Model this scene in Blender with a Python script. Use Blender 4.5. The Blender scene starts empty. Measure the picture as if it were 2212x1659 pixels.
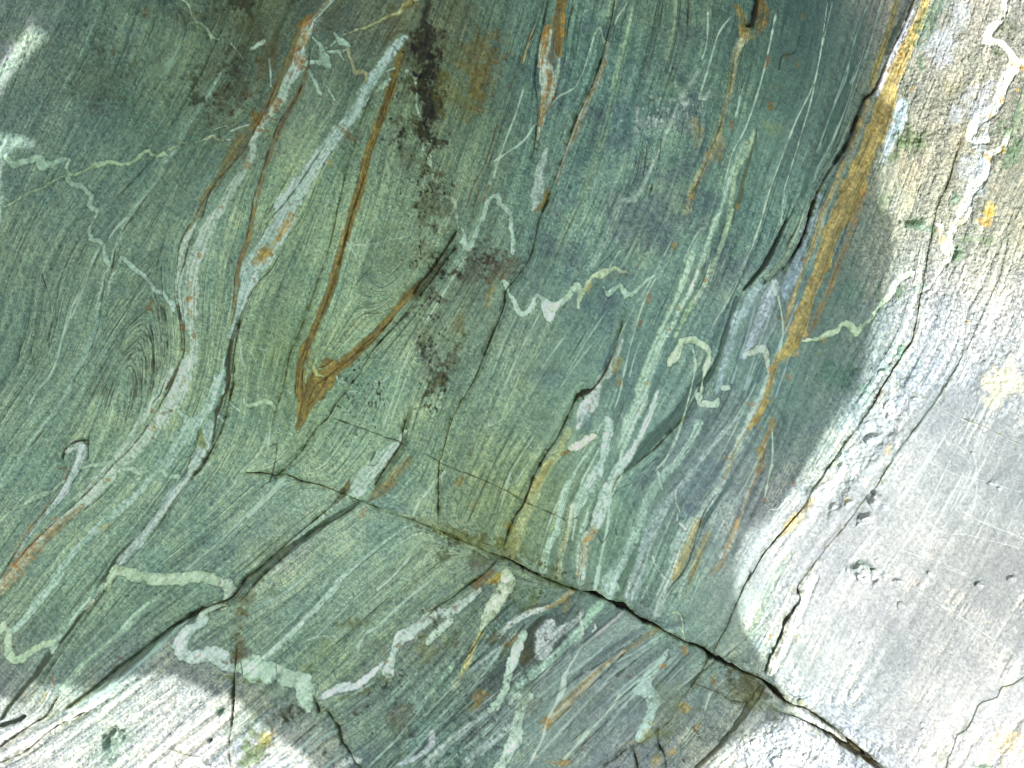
import bpy, math, time
import numpy as np
T0 = time.time()

# ------------------------------------------------------------------ camera, sky, sun, exposure
scene = bpy.context.scene
W_M = 4.0                      # metres of rock across the picture
PX = 2500.0 / W_M              # traced units per metre
CAM_D = 3.0
cd = bpy.data.cameras.new("camera")
cam = bpy.data.objects.new("camera", cd)
scene.collection.objects.link(cam)
cam.location = (0, -CAM_D, 0)
cam.rotation_euler = (math.radians(90), 0, 0)
cd.sensor_width = 36.0
cd.lens = 36.0 * CAM_D / W_M
cd.clip_start = 0.05
cd.clip_end = 500
scene.camera = cam

SUN = np.array([-0.60, -0.60, 0.53]); SUN /= np.linalg.norm(SUN)      # towards the sun
elev = math.asin(SUN[2]); azim = math.atan2(SUN[0], SUN[1])
world = bpy.data.worlds.new("World"); scene.world = world
world.use_nodes = True
nt = world.node_tree
sky = nt.nodes.new("ShaderNodeTexSky"); sky.sky_type = 'NISHITA'; sky.sun_disc = False
sky.sun_elevation = elev; sky.sun_rotation = azim
sky.air_density = 1.0; sky.dust_density = 2.0; sky.ozone_density = 1.0
nt.links.new(sky.outputs[0], nt.nodes["Background"].inputs[0])
nt.nodes["Background"].inputs[1].default_value = 0.13
sd = bpy.data.lights.new("sun", 'SUN'); sd.energy = 4.7; sd.angle = math.radians(0.32); sd.color = (1.0, 0.955, 0.93)
so = bpy.data.objects.new("sun", sd); scene.collection.objects.link(so)
from mathutils import Vector
so.rotation_euler = Vector(SUN).to_track_quat('Z', 'Y').to_euler()
scene.view_settings.view_transform = 'Standard'
scene.view_settings.look = 'None'
scene.view_settings.gamma = 1.0
scene.view_settings.exposure = 0.7
scene.render.engine = 'CYCLES'
scene.cycles.filter_width = 1.1
E_SHADE = np.array([0.78, 0.76, 0.76])     # what a white surface in this shade renders as (linear)

# ------------------------------------------------------------------ tracing helpers
K = 700.0 / 2212.0
OX = [0, 600, 1200, 1800]; OY = [0, 450, 900, 1350]
def trace(s, w=2.0):
    out = []; c = r = 0; lw = w
    for tok in s.split():
        if tok[0] == 't':
            c, r = int(tok[1]), int(tok[2]); continue
        v = [float(q) for q in tok.split(',')]
        if len(v) > 2: lw = v[2]
        elif not any(len(q.split(',')) > 2 for q in s.split() if q[0] != 't'): lw = w
        out.append((OX[c] + v[0] * K, OY[r] + v[1] * K, lw))
    return np.array(out)
def resample(P, step=9.0):
    if len(P) < 2: return P
    Q = np.vstack([2 * P[0] - P[1], P, 2 * P[-1] - P[-2]])
    out = []
    for i in range(1, len(Q) - 2):
        p0, p1, p2, p3 = Q[i - 1], Q[i], Q[i + 1], Q[i + 2]
        n = max(1, int(np.hypot(*(p2 - p1)[:2]) / step))
        for k in range(n):
            t = k / n
            out.append(0.5 * ((2 * p1) + (-p0 + p2) * t + (2 * p0 - 5 * p1 + 4 * p2 - p3) * t * t + (-p0 + 3 * p1 - 3 * p2 + p3) * t ** 3))
    out.append(Q[-2])
    out = np.array(out); out[:, 2] = np.maximum(out[:, 2], 0.3)
    return out

FEAT = []      # (kind, points, options)
def F(kind, s, w=2.0, **o): FEAT.append((kind, trace(s, w), o))

# joints between the slabs
MAIN = "t12 0,805 130,808 220,830 290,815 420,870 560,900 740,970 885,1030 1100,1110 1310,1185 1500,1260 1700,1345 1900,1430 2010,1465 2100,1510 t23 300,140 450,210 600,265 700,295 790,305 860,350 940,380 1030,410 1090,460 1200,530 1260,560 1340,610 1430,660 1520,705 1560,705 1640,740 1720,800 1850,870 2000,940 2110,990 t33 310,1080 400,1165 530,1200 700,1320 900,1470 1120,1655 1300,1800"
KLINE = "t20 1010,-950 975,-300 950,0 900,260 800,600 660,900 590,1100 480,1400 390,1640 t21 440,120 370,270 300,560 150,770 110,830 90,960 0,1180 t11 1850,1300 1770,1500 1680,1650 t12 1680,220 1590,400 1560,500 1510,690 1490,760 1480,1300"
HLINE = "t30 1760,1010 1640,1400 1540,1659 t31 1390,1100 1300,1300 1080,1650 t32 1130,170 1000,370 800,640 640,870 530,1060 330,1300 210,1450 100,1650 t33 120,160 0,410 t23 1830,580 1770,680 1700,830 1690,900"
ELINE = "t31 2500,-300 2212,150 2100,400 2060,620 1960,880 1850,1150 1750,1330 1560,1659 t32 1600,180 1450,380 1250,640 1080,920 1000,1010 830,1250 700,1400 560,1600 t33 600,120 480,280 500,370 400,520 300,740 230,870 210,990"
PLINE = "t23 2170,1010 2100,1110 1980,1270 1900,1370 1720,1540 1580,1650 1300,2000"
BRANCH = "t33 280,1220 400,1260 550,1320 700,1400 850,1500 1000,1600 1080,1659 1300,1840"
FLEDGE = "t30 1500,-300 1360,30 1280,230 1180,420 1070,690 970,780 900,980 830,1150 700,1340 600,1530 560,1659 t31 560,250 520,400 440,560 400,660"

F('C', MAIN, 1.2, step=(2.0, 14), noend=1, g=3)
F('C', "t12 1900,1430,2 2010,1465,3 2100,1510,4 t23 300,140,3 450,210,2.5 600,265,3 700,295,3 790,305,4 860,350,3 940,385,3 1000,415,7 1060,450,5 1130,500,5 1200,540,5 1260,560,3 1340,610,3 1430,660,3 1520,705,3 1560,712,5 1620,740,6 1700,795,4 1790,850,7 1900,905,6 2000,950,4 2110,995,4 t33 310,1085,4 400,1170,3 530,1205,2 700,1325,2 900,1475,2 1120,1660,3", c=(18,18,8), a=1.0, g=9, step=(4, 10), noend=1)
F('C', BRANCH.replace('280,1220', '280,1220,2').replace('550,1320', '550,1320,4').replace('700,1400','700,1400,5').replace('1000,1600','1000,1600,7'), c=(35,30,14), g=8, step=(3,10))
F('D', "t33 720,1400,6 850,1480,12 960,1560,10 1060,1640,9", c=(80,74,40), a=.9)
F('C', KLINE, 1.6, step=(2.2, 16), g=4, a=.8)
F('D', "t20 890,150,7 840,380,9 790,600,10 740,720,5", a=.5, c=(60,90,80))
F('C', HLINE, 1.3, step=(-2.6, 16), g=4, a=.85)
F('C', ELINE, 1.2, step=(-1.8, 22), g=1.2, a=.22, clean=1, c=(90,94,86))
F('C', FLEDGE, 2.4, step=(4.5, 20), g=5, a=.9)
F('C', "t33 480,280,2 500,370,3 430,470,3 380,560,4 330,680,3 280,790,3 240,880,3 225,950,2", g=5, a=.8, clean=1, step=(-5,24))
F('J', "t33 470,420 400,600 340,740 270,860", 1); F('J', "t33 500,400 440,560 370,700 300,840 240,960", 1); F('J', "t33 640,30 560,200 470,330",1)
F('W', "t33 620,200,5 540,380,10 470,520,12 400,680,12 330,820,12 270,930,9", c=(200,210,205), a=.8, h2=5)  # sun-facing side of the ridge painted brighter, over a real rise
# ---- left slab : pale bands
BL = dict(c=(182,204,184))
F('W', "t10 700,0,5 650,40,7 560,140,9 500,220,12 450,330,14 430,430,13 400,540,14 330,650,12 270,790,12 200,860,10 130,960,9 60,1080,9 t00 1950,1180,8 1850,1350,8 1760,1480,9 1700,1600,10 t01 1640,240,11 1560,400,15 1500,540,18 1450,700,21 1430,850,23 1440,950,22 1445,1050,15 1480,1150,9 1500,1280,9 1450,1400,20 1430,1500,22 t02 1430,100,20 1350,250,18 1270,370,16 1180,490,15 1080,600,14 950,730,11 830,860,12 700,990,12 600,1090,10 450,1190,9 330,1310,10 220,1450,12 100,1600,14 0,1700,14", a=.85, lab='pale speckled band bending down the left of the slab', **BL)
F('O', "t10 640,30,5 540,130,9 440,200,12 390,330,8 300,540,9 250,650,9 180,800,10 100,930,13 t00 1960,950,9 1850,1100,18 1760,1230,14 1680,1380,9 1570,1500,7 t01 1540,180,6 1450,340,3", a=.62, c=(128,100,42))
F('O', "t02 640,1060,6 480,1200,12 340,1320,16 220,1450,17 100,1600,16 0,1720,14", a=.62, c=(158,118,66), lab='rusty lower end of the pale band')
F('W', "t01 1500,300,6 1400,500,9 1365,700,7 1350,850,5", a=.5, **BL)
F('W', "t02 1330,20,6 1200,250,8 1050,470,7 900,680,6 700,910,9 600,1000,7", a=.55, **BL)
F('J', "t10 290,560 220,700 160,840 60,1010 t00 1850,1190 1700,1350 1600,1500 t01 1560,210 1500,330 1450,450 1410,600 1370,730 1355,850 1380,1000 1410,1130 1420,1290 1370,1420 1290,1580 t02 1380,0 1300,180 1190,370 1100,510 970,660 870,750 760,870 650,980 500,1120 350,1260 230,1380 130,1510 40,1640", 1.6, a=.85, c=(60,44,24))
F('J', "t01 1640,0 1480,260 1380,450 1355,640 1340,860 1370,1000 1400,1200 1405,1270", 1.5, a=.8, c=(60,46,24))
F('J', "t01 1290,1480 1250,1600 t02 1250,190 1180,280", 1.4)
F('J', "t02 1030,680 960,750 870,900 760,1010 650,1090", 1.2)
F('O', "t10 500,500,3 480,560,5 440,680,6 360,820,7 290,930,8 220,1090,7 170,1220,7 120,1370,7 60,1560,8 t01 1960,150,7 1930,300,7 1900,430,8 1850,560,8 1820,700,7 1810,850,5 1800,1000,4 1780,1080,2", a=.85, c=(120,92,48), lab='thin rusty brown band')
F('J', "t10 700,30 620,110 540,190 530,270 t10 510,330 500,450 480,560 420,700 350,830 270,930 200,1090 150,1230 100,1390 40,1560 t01 1940,160 1910,300 1880,430 1830,570 1800,720 1790,900 1780,1000", 1.5, a=.85, c=(50,40,22))
F('J', "t10 450,650 380,800 310,900 240,1050", 1.3, c=(50,40,22))
F('W', "t10 1230,300,8 1150,380,11 1050,530,13 950,660,14 870,830,15 760,980,17 640,1130,17 520,1300,20 400,1480,23 300,1600,26 t11 300,230,27 200,420,27 100,560,24 0,660,22 t01 1930,720,17 1870,850,12 1850,950,9 1810,1050,6 1780,1180,4", a=.9, c=(178,204,190), lab='broad pale band with two rusty blotches')
F('J', "t10 800,830 650,1060 520,1250 400,1430 280,1580 t11 180,270 110,400 30,510", 1.3); F('J', "t10 1010,650 930,780 880,900 740,1080 600,1280 t11 480,160 380,320 300,430 200,640 100,740 0,900", 1.3, c=(60,58,30))
F('G', "t01 1980,1050 1900,1300 1850,1600"); F('G', "t11 600,100 450,500 300,900 200,1300"); F('G',"t10 900,500 700,900 500,1200"); F('G',"t01 1720,200 1650,600 1650,1000 1600,1400")
F('D', "t01 1850,1050,2 1800,1160,4 1775,1300,5 1765,1450,6 1745,1560,7 1710,1650,5 t02 1740,120,7 1700,260,7 1670,350,5 1660,450,2.5 1640,560,2.5 1600,600,1", c=(60,62,40), a=.95, g=2, lab='dark olive seam like a blade')
F('J', "t01 1900,900 1830,1050 1790,1150 1760,1280 t02 1740,0", 1.3)
F('C', "t01 1850,1010 1830,1150 1810,1300 t02 1810,20 1795,150 1760,300 1730,430 1650,600 1560,750 1490,840", 1.2, g=2, a=.7)
F('W', "t01 1740,1330,3 1720,1480,7 t02 1690,100,14 1630,260,16 1560,380,12 1480,450,15 1400,560,18 1300,680,18 1240,760,13 1150,860,8 1050,980,9 950,1070,10 850,1160,9 720,1270,8 600,1400,7 500,1530,7 430,1640,7 t03 500,140,8 400,280,9 300,400,10 180,540,8 110,600,8", a=.78, c=(172,202,184))
F('W', "t02 1620,430,10 1580,600,14 1510,740,13 1440,850,11 1350,950,13 1280,1060,12 1200,1180,12 1120,1290,12 1000,1420,10 950,1480,9", a=.85, c=(184,206,196))
F('O', "t02 1560,480,4 1560,580,10 1590,600,6", a=.7, c=(120,120,50))
F('J', "t02 1540,460 1520,560 1490,660 1400,700 1340,790", 1.4); F('J', "t02 1480,680 1440,780 1440,850",1.6)
F('D', "t02 1450,770,2 1400,870,5 1330,950,5 1260,1050,4 1150,1190,3 1080,1290,3 1000,1370,3 930,1470,7 860,1600,8 t03 880,150,8 800,260,8 750,350,3 650,470,5 560,600,4 480,690,5 400,790,6 300,930,6 200,1040,6 100,1170,4 30,1270,3", c=(62,72,56), a=.95, g=2.5, lab='long dark seam running down to the lower left')
F('C', "t02 1810,130 1740,370 1700,490 1620,640 1530,770 1420,920 1320,1060 1220,1220 1160,1290", 1.2, g=2, a=.75)
F('C', "t03 900,200 800,330 720,450 600,620 500,760 400,900 300,1040 200,1130", 1, g=1.5, a=.6)
F('W', "t03 540,560,5 640,440,6 740,330,5 840,230,7", a=.7); F('V', "t03 690,420,4 740,350,3", c=(200,205,185))
# hook
F('W', "t02 520,640,6 560,600,12 610,590,14 640,620,12 630,680,12 590,760,10 560,840,7 530,900,8 480,980,8 420,1060,4 320,1170,2 230,1290,2 130,1450,2", a=.95, c=(192,210,206), lab='hooked pale band')
F('C', "t02 485,690 500,640 540,590 590,562 660,555", 2, g=2, noend=1, a=.9)
F('J', "t02 685,520 682,600 680,680 640,760 580,850 530,930 470,1000 400,1080 300,1190 150,1400 0,1640", 1.5, a=.85, c=(45,45,35))
F('J', "t02 530,680 550,740 530,800 500,880 430,1000 320,1140 200,1290", 1.3, a=.8)
F('O', "t02 460,770,3 505,770,6 500,830,5 460,900,3 400,1000,2 330,1120,3 240,1230,2 150,1380,2 40,1590,3", a=.8, c=(135,90,50))
# left slab: quartz veins
F('V', "t00 40,1210,8 90,1260,8 190,1240,7 300,1220,8 310,1280,8 400,1260,7 440,1240,5 490,1215,4 520,1225,4 500,1290,5 520,1350,7 515,1390,7 560,1420,7 620,1430,7 660,1470,6 700,1510,5 680,1570,5 690,1600,5 740,1620,5 t01 730,260,3 690,320,4 680,370,5 700,420,5 760,435,6 790,460,5 800,520,5 830,620,4", c=(166,196,172), lab='long winding quartz vein at the left edge')
F('V', "t00 30,1590,3 170,1510,4 240,1470,4 330,1440,4 400,1390,4 480,1350,4 540,1345,4 620,1320,4 700,1280,4 820,1245,4 940,1260,4 1030,1230,4 1080,1180,4 1130,1150,3 1160,1190,3 1200,1200,3 1250,1175,4 1280,1190,3", c=(160,186,150))
F('V', "t00 1300,1145,3 1350,1120,4 1380,1095,3 1500,1090,2 1570,1070,2 1640,1040,3 1680,1075,2 1770,1075,2", c=(175,190,155))
F('T', "t00 1770,1010 1850,980 1920,960", 1.5); F('T', "t00 1620,1000 1720,970 1760,965", 1.2)
F('W', "t00 1700,570,5 1610,710,6 1520,850,5 1460,930,5 1410,1020,5 1360,1120,5 1260,1250,3 1220,1350,3 1130,1480,4 1030,1620,4 t01 1050,170,3 950,330,4 870,520,4 850,620,4 800,700,5 770,850,4 750,960,3 740,1080,4 700,1200,5 650,1320,6 580,1440,5 500,1600,5 t02 540,150,5 420,330,5 300,480,4 150,700,4 0,900,5", a=.6, c=(160,188,170))
F('J', "t01 1180,0 1080,150 980,290 900,450 860,620 810,700 780,900 760,1050 720,1200 650,1380 560,1520 t02 620,130 420,380 200,640", 1.4, a=.75)
F('J', "t01 1060,200 960,330 890,470 870,600 850,680", 1.2)
F('V', "t00 1790,345,3 1830,390,3 1860,430,3 1880,460,2 1900,440,2", c=(170,190,160)); F('V', "t00 1930,400,3 1950,380,6 1990,360,5 2040,335,6", c=(185,205,180))
F('V', "t00 1510,170,3 1560,185,3 1610,240,3 1630,290,3 1690,300,2", c=(160,185,150)); F('T', "t00 1400,0 1450,30 1480,120 1500,160", 1.3)
F('T', "t00 1410,260,.8 1370,370,2.5 1310,470,4 1270,540,4 1220,600,1", c=(150,180,155)); F('T',"t00 2080,450 2090,560 2095,680",1.8)
F('V', "t01 935,560,3 980,600,5 1040,660,5 1100,700,5 1140,750,5 1190,820,7 1240,830,6 1280,890,5 1320,910,7 1330,970,4", c=(178,206,190), lab='straight quartz vein ending at the pale band')
F('V', "t01 930,565,2 900,650,2 850,730,4 830,850,1", c=(170,195,175))
F('T', "t01 830,415,2 870,360,4 960,260,1.5 1060,130,1"); F('T', "t01 780,460,1.5 730,550,2 680,680,1.5 630,820,3.5 560,930,2 520,1060,2 470,1200,2 440,1330,2 380,1480,2 280,1600,1.5 t02 200,330,1.5", a=.75)
F('T', "t01 620,850 580,950 540,1040",2)
F('J', "t01 700,280 640,370 520,590 450,780 430,920 420,1020 380,1130", 1.8, c=(55,50,30), a=.75); F('J', "t01 320,680 350,780 380,880 385,980", 1.4); F('J', "t01 150,1230 130,1350 70,1450 0,1530",1.6); F('J', "t00 1200,1180 1050,1350 t01 850,140 700,300", 1.5)
F('J', "t01 380,1130 375,1250 385,1400",1.2); F('J', "t01 250,1000 245,1200 240,1300 270,1430",1.2)
for q in ("t01 900,1350 950,1150 1080,1000 1150,960 1180,1050 1210,1200 1215,1300", "t01 850,1640 900,1420 1000,1250 1090,1160 1150,1180 1180,1300 1190,1500 1170,1640", "t01 900,1600 940,1480 1000,1400 1050,1480 1050,1640", "t01 870,1650 920,1440 1010,1320 1090,1280 1130,1400 1120,1600",
          "t02 800,350 870,120 950,40 1020,60 1040,200 1000,400", "t02 840,300 890,140 950,80 990,110 1010,230 970,400", "t01 950,1060 1050,800 1180,640 1250,430", "t01 1240,480 1230,700 1240,820 1270,1100 1290,1280", "t01 980,780 1000,690 1060,620 1180,500", "t01 1200,900 1260,1000 1290,1200 1270,1400", "t02 1100,100 1090,300 1000,500 940,540","t02 600,30 520,200 400,350"):
    F('J', q, 1.3, a=.6, fw=3); 
for q in ("t01 870,1500 930,1330 1020,1220 1100,1190 1140,1300 1150,1500","t01 960,1600 1000,1480 1020,1640","t02 900,300 940,150 970,170 960,380"):
    F('J', q, 1.0, a=.5, fw=3)
def nest(A_, B_, n, a, j=4):
    import random; R_ = random.Random(n)
    for k in range(n):
        t = (k + .5) / n
        F('J', "t01 " + " ".join("%.0f,%.0f" % (p[0] + (q_[0] - p[0]) * t + R_.uniform(-j, j), p[1] + (q_[1] - p[1]) * t + R_.uniform(-j, j)) for p, q_ in zip(A_, B_)), .8, a=a, fw=2, clean=1, g=.6)
nA = [(640,1640),(760,1420),(880,1230),(1000,1060),(1130,965),(1180,1060),(1215,1220),(1210,1450),(1160,1650)]
nB = [(860,1660),(890,1580),(920,1520),(950,1480),(985,1455),(1010,1480),(1025,1530),(1020,1600),(1000,1660)]
nO = [(700,1200),(800,1000),(900,850),(1020,700),(1180,520),(1230,600),(1245,800),(1290,1100),(1290,1300)]
nest(nA, nB, 11, .68); nest(nO, nA, 7, .55)
nL = [(560,640),(440,900),(400,1150),(300,1400),(120,1650)]; nM = [(800,700),(690,950),(640,1200),(520,1450),(330,1650)]
nest(nL, nM, 6, .3); nest([(300,620),(230,850),(190,1100),(80,1400),(-30,1650)], nL, 7, .38)
nest([(560,60),(400,330),(280,560)], [(1000,60),(760,360),(640,640)], 6, .35)
for q in ("t01 600,500 450,800 380,1200 250,1500 100,1659", "t01 300,700 240,1000 230,1300 180,1500", "t02 400,200 100,600 0,750", "t00 500,100 300,500 100,900", "t00 1700,200 1500,600 1200,1100 1000,1400", "t00 900,100 750,500 500,900 300,1300", "t00 300,0 150,300 0,700", "t02 700,1300 400,1650", "t02 1700,1200 1300,1500", "t02 2000,900 1600,1250 1300,1500","t10 1100,1000 1000,1500", "t02 1900,100 1900,400 1700,800"):
    F('G', q)
F('T', "t02 2212,870 2030,1010 1830,1200 1700,1330 1560,1450 1430,1560", 3, a=.5); F('T',"t12 300,830 130,1030 0,1160",4,a=.5)
F('T', "t02 1620,720 1560,790 1500,840", 3.5, a=.7)
F('V', "t02 630,770,4 700,750,4 800,735,5 880,715,4 900,750,5 950,770,5 1020,775,6 1080,800,5 1150,790,5 1180,830,5 1200,800,4 1260,780,5 1290,830,5 1380,830,6", c=(172,200,175), lab='thin crinkled quartz vein crossing the pale bands')
F('V', "t02 0,1190,2.5 100,1090,3 200,1040,3 280,990,6 350,960,6 410,940,3 470,880,3 500,870,3", c=(172,198,170))
F('V', "t02 1420,180,1.5 1380,280,3 1390,330,4 1440,370,4 1440,410,3", c=(165,195,175)); F('T', "t02 1470,380 1450,430 1430,480", 2)
F('V', "t02 1780,265,4 1810,290,5 1850,325,3", c=(180,205,185)); F('V', "t02 1890,240,1.5 1900,280,3 1960,280,4 2040,250,4 2090,260,4 2130,320,2", c=(175,200,165)); F('T', "t02 2110,350 2090,430 2060,620", 2.2, noflow=1); F('V', "t02 1690,370,6 1725,405,4", c=(190,210,200))
F('J', "t02 2075,610 2130,580 2120,700 2090,830 2070,880", 1.6, noflow=1, noend=1)
F('V', "t03 850,250,7 880,180,9 930,120,14 1000,130,14 1080,160,16 1180,180,16 1300,190,14 1420,195,14 1540,170,14 1640,190,13 1700,220,11", c=(182,208,178), lab='thick horizontal quartz vein near the bottom left')
F('V', "t03 1725,230,8 1770,250,17 1790,280,14 1760,330,8 1740,355,4", c=(188,210,188), lab='quartz lens at the seam')
F('J', "t03 1715,205 1700,240 1670,260", 1.5, c=(120,60,30))
F('V', "t03 -10,540,8 30,580,8 60,540,8 100,590,6 95,680,8 90,780,10 130,810,10 190,800,10 260,750,8 350,700,8 430,670,8 460,660,5", c=(180,206,176), lab='zigzag quartz vein at the left edge')
F('W', "t03 500,620,6 450,690,8 430,750,4", a=.8)
F('W', "t03 1250,340,2 1130,410,7 1060,470,6 990,560,8 950,600,6 850,690,4 740,780,5 650,870,8 580,950,8 500,1020,6", a=.62, c=(165,195,170))
F('J', "t03 990,785 930,810 900,825 880,865", 2, c=(120,75,40), noflow=1); F('O', "t03 440,930,2 430,960,4 445,1000,3", a=.8, c=(120,75,40))
# lower dark fold band
F('D', "t12 870,1040,3 760,1110,6 620,1190,7 500,1280,8 370,1370,9 250,1460,10 120,1560,10 0,1650,10 t03 1896,228,9 1800,345,8 1700,400,5 1600,430,6 1480,490,8 1350,580,10 1200,690,10 1050,810,9 900,920,9 800,1020,8 700,1080,6 560,1180,4", c=(78,98,84), a=.85, g=3, step=(2.5,16), lab='dark fold seam under the left slab')
F('T', "t03 1480,500,2 1350,600,4 1250,700,4 1050,880,4 850,1040,3 700,1130,2", c=(150,180,170), a=.8)
F('C', "t12 740,975,1.5 600,1110,1.5 420,1260,1.5 250,1410,1.5 60,1580,1.5 t03 1900,190,1.5 1830,300,2.5 1760,360,2.5 1650,395,3 1550,440,3 1450,500,2.5 1330,570,1.5 1100,750,1.5 900,900,1.5 700,1060,1.5", g=3, a=.8)
F('C', "t12 860,1060 700,1160 560,1230 400,1350 250,1490 90,1640 t03 1960,250 1850,370 1700,420 1640,460", 1.4, g=2.5, a=.75)
F('W', "t12 1230,480,4 1180,570,7 1130,610,9 1060,700,15 960,790,19 890,880,20 830,960,15 760,990,8 650,1080,5 540,1180,5 430,1270,4 300,1370,2", a=.92, c=(180,206,190), lab='white lens narrowing down to the dark fold')
F('C', "t12 1240,380 1215,480 1200,580 1120,700 1050,810 990,910", 1.8, g=3, step=(3,10), a=.8); F('D', "t12 1280,300,5 1240,450,6 1210,590,9 1110,740,8 1000,890,5", a=.6, c=(72,86,58))  # the wide D band paints the shading of the fold
F('J', "t12 1100,600 1030,700 990,750 910,740 850,800 810,880 780,940", 1.0, a=.5, g=0, c=(45,48,35)); F('J', "t12 1000,640 960,720", 2)
F('O', "t12 1275,680,5 1240,730,10 1190,780,11 1110,880,14 1020,960,12 950,1010,6", a=.78, c=(140,118,72), lab='ochre patch beside the white lens'); F('O', "t12 915,1080,5 880,1140,7", a=.6, c=(170,145,110)); F('O', "t12 785,880,6 765,930,10 730,980,9 690,1030,6", a=.85, c=(98,78,40))
# cracks of the V
F('C', "t11 1280,960 1150,1100 1000,1260 930,1370 880,1460 800,1560 t12 830,90 770,180 690,280 640,370 540,470 440,620 380,690 290,780 220,830", 1.5, g=3.5, step=(1.8,12), a=.85)
F('C', "t11 1630,350,2 1600,400,4 1520,530,4 1420,680,4 1340,770,4 1290,860,2", g=5, step=(3.5, 16), a=.85, c=(40,34,16))
F('C', "t11 1620,480 1560,560 1480,680 1400,790 1340,870", 2.2, g=4, step=(2.5,10))
F('D', "t11 1560,500,4 1480,640,9 1400,760,9 1330,840,4", a=.45, c=(70,70,40))
OC = dict(c=(142,115,58), solid=1)
F('O', "t10 1215,390,4 1195,450,9 1160,570,9 1110,740,10 1050,900,10 980,1080,10 930,1240,10 890,1420,10 840,1600,10 t11 840,170,10 790,330,10 750,460,8 710,600,9 670,760,10 620,900,10 570,1020,9 520,1150,9 470,1260,10 430,1380,9 415,1500,8 t12 415,130,9 430,220,12", a=.9, rim=.25, lab='ochre left arm of the V fold', **OC)
F('O', "t11 1330,770,5 1260,850,10 1180,950,9 1080,1070,9 980,1180,10 880,1270,11 780,1360,12 700,1400,13 640,1360,8 600,1400,6", a=.88, rim=.25, lab='ochre right arm of the V fold', **OC)
F('O', "t11 760,1390,8 670,1450,18 610,1530,24 t12 580,100,28 520,190,28 470,280,20 435,370,13 400,455,6", a=.9, rim=.2, lab='ochre tip of the V fold', **OC)
F('O', "t11 490,1290,6 480,1400,3 450,1500,4 t12 470,160,5", a=.8, **OC)
for q in ("t10 1180,560 1080,860 980,1150 900,1420 t11 830,200 780,380 700,660 600,980 500,1230 450,1400 440,1580 t12 440,250 410,400", "t10 1150,600 1040,920 950,1200 870,1500 t11 800,300 730,600 640,880 540,1120 440,1350 t12 400,200", "t11 1270,880 1150,1010 1000,1190 860,1310 740,1400 620,1500 540,1560 t12 480,280", "t11 1200,950 1100,1080 950,1210 800,1350", "t11 560,1420 620,1400 680,1350", "t12 640,60 560,200 470,300"):
    F('J', q, 1.5, c=(70,50,18), a=.85, clean=1)
F('V', "t11 470,1360,3 500,1370,3 540,1420,4 555,1470,3 600,1480,2", c=(175,180,120)); F('V', "t11 705,1480,3 720,1520,3 760,1525,4 800,1540,4", c=(180,208,190))
F('C', "t10 1000,690 940,820 900,920 840,1110 780,1280 740,1470 700,1650 t11 700,240 640,500 560,740 500,920 420,1140 350,1300 320,1450 290,1600 t12 280,200 230,330 190,480", 1.1, g=2, a=.72)
F('T', "t11 1700,540 1550,800 1400,1050 1280,1280 1180,1500 t12 1210,0 1140,230 1050,490", 1.4, a=.7)
for q in ("t11 780,440 820,500 860,580","t11 860,550 900,550 940,540","t11 780,460 920,470 1060,440 1250,400","t11 990,1520 1060,1520 1150,1440","t11 1280,1310 1380,1270 1430,1270","t11 790,1590 850,1600 900,1590","t11 200,1220 280,1190 350,1240","t11 110,1270 160,1280","t11 40,1290 80,1360","t11 320,1570 350,1620 370,1590","t12 290,155 350,180","t12 860,170 790,180","t12 1880,370 1880,440 2000,370 2080,250","t01 1850,1180 1870,1350 1900,1430"):
    F('T', q, 1.5, noflow=1, a=.6)
for q in ("t11 940,690 990,770 1050,800 1110,770 1160,730","t11 860,880 920,920 1030,915","t11 960,800 1010,830 1100,825","t11 900,980 1000,1000 1150,950","t11 1000,700 1080,740 1180,640"):
    F('J', q, 1.0, a=.5, fw=.6)
F('J', "t11 815,790 830,805 900,710 975,635", 1.5, noflow=1)
F('J', "t10 1150,380 1080,600 1040,720",1); F('J', "t10 2212,200 2060,620 1940,960 1850,1250 1760,1420 1690,1640 t11 1690,240 1650,310", 1.6, c=(96,66,28), a=.8); F('J', "t10 1880,1420 1830,1560 t11 1880,0 1850,60",2,c=(110,80,36)); F('J', "t11 1800,0 1740,250 1700,340",1.5,c=(96,70,32))
# top of the left slab: broken quartz
VC = dict(c=(168,196,172))
F('V', "t10 520,300,3 570,350,5 600,410,10 610,460,12 640,520,7", lab='star-shaped quartz patch', **VC); F('V', "t10 600,400,3 660,370,2 700,330,2", **VC); F('V', "t10 630,410,3 720,410,3 790,400,3", **VC)
F('V', "t10 470,510,4 500,490,4 580,490,6", **VC); F('V', "t10 690,270,3 710,300,5 750,340,9 790,360,6 800,380,5", **VC); F('V', "t10 800,400,5 810,450,4 830,500,4 850,580,4 900,560,5 930,580,5 935,640,4", c=(172,172,130)); F('V', "t10 730,415,4 765,480,3", **VC)
F('V', "t10 500,560,4 540,650,4 580,730,5", **VC); F('V', "t10 610,660,2 640,690,2 690,780,2", **VC)
F('V', "t10 750,290,1.5 850,250,2.5 950,220,3.5 1050,170,4 1110,130,4 1190,110,4 1230,50,5 1340,0,4", c=(165,170,118)); F('V', "t10 1020,710,6 1050,680,5 1080,650,8 1110,620,3", **VC); F('V', "t10 1080,560,3 1150,535,3", **VC)
F('V', "t10 1240,550,4 1300,590,5 1320,680,3.5 1320,800,3 1330,860,2 1360,940,2.5 1370,1020,5 1370,1100,4 1370,1160,5 1410,1200,6 1430,1300,4 1450,1370,5 1480,1440,6 1530,1500,8 1590,1530,8 1620,1590,7 t11 1625,250,5 1640,330,4", c=(178,200,172), lab='pale quartz vein running out of the black streak')
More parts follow.
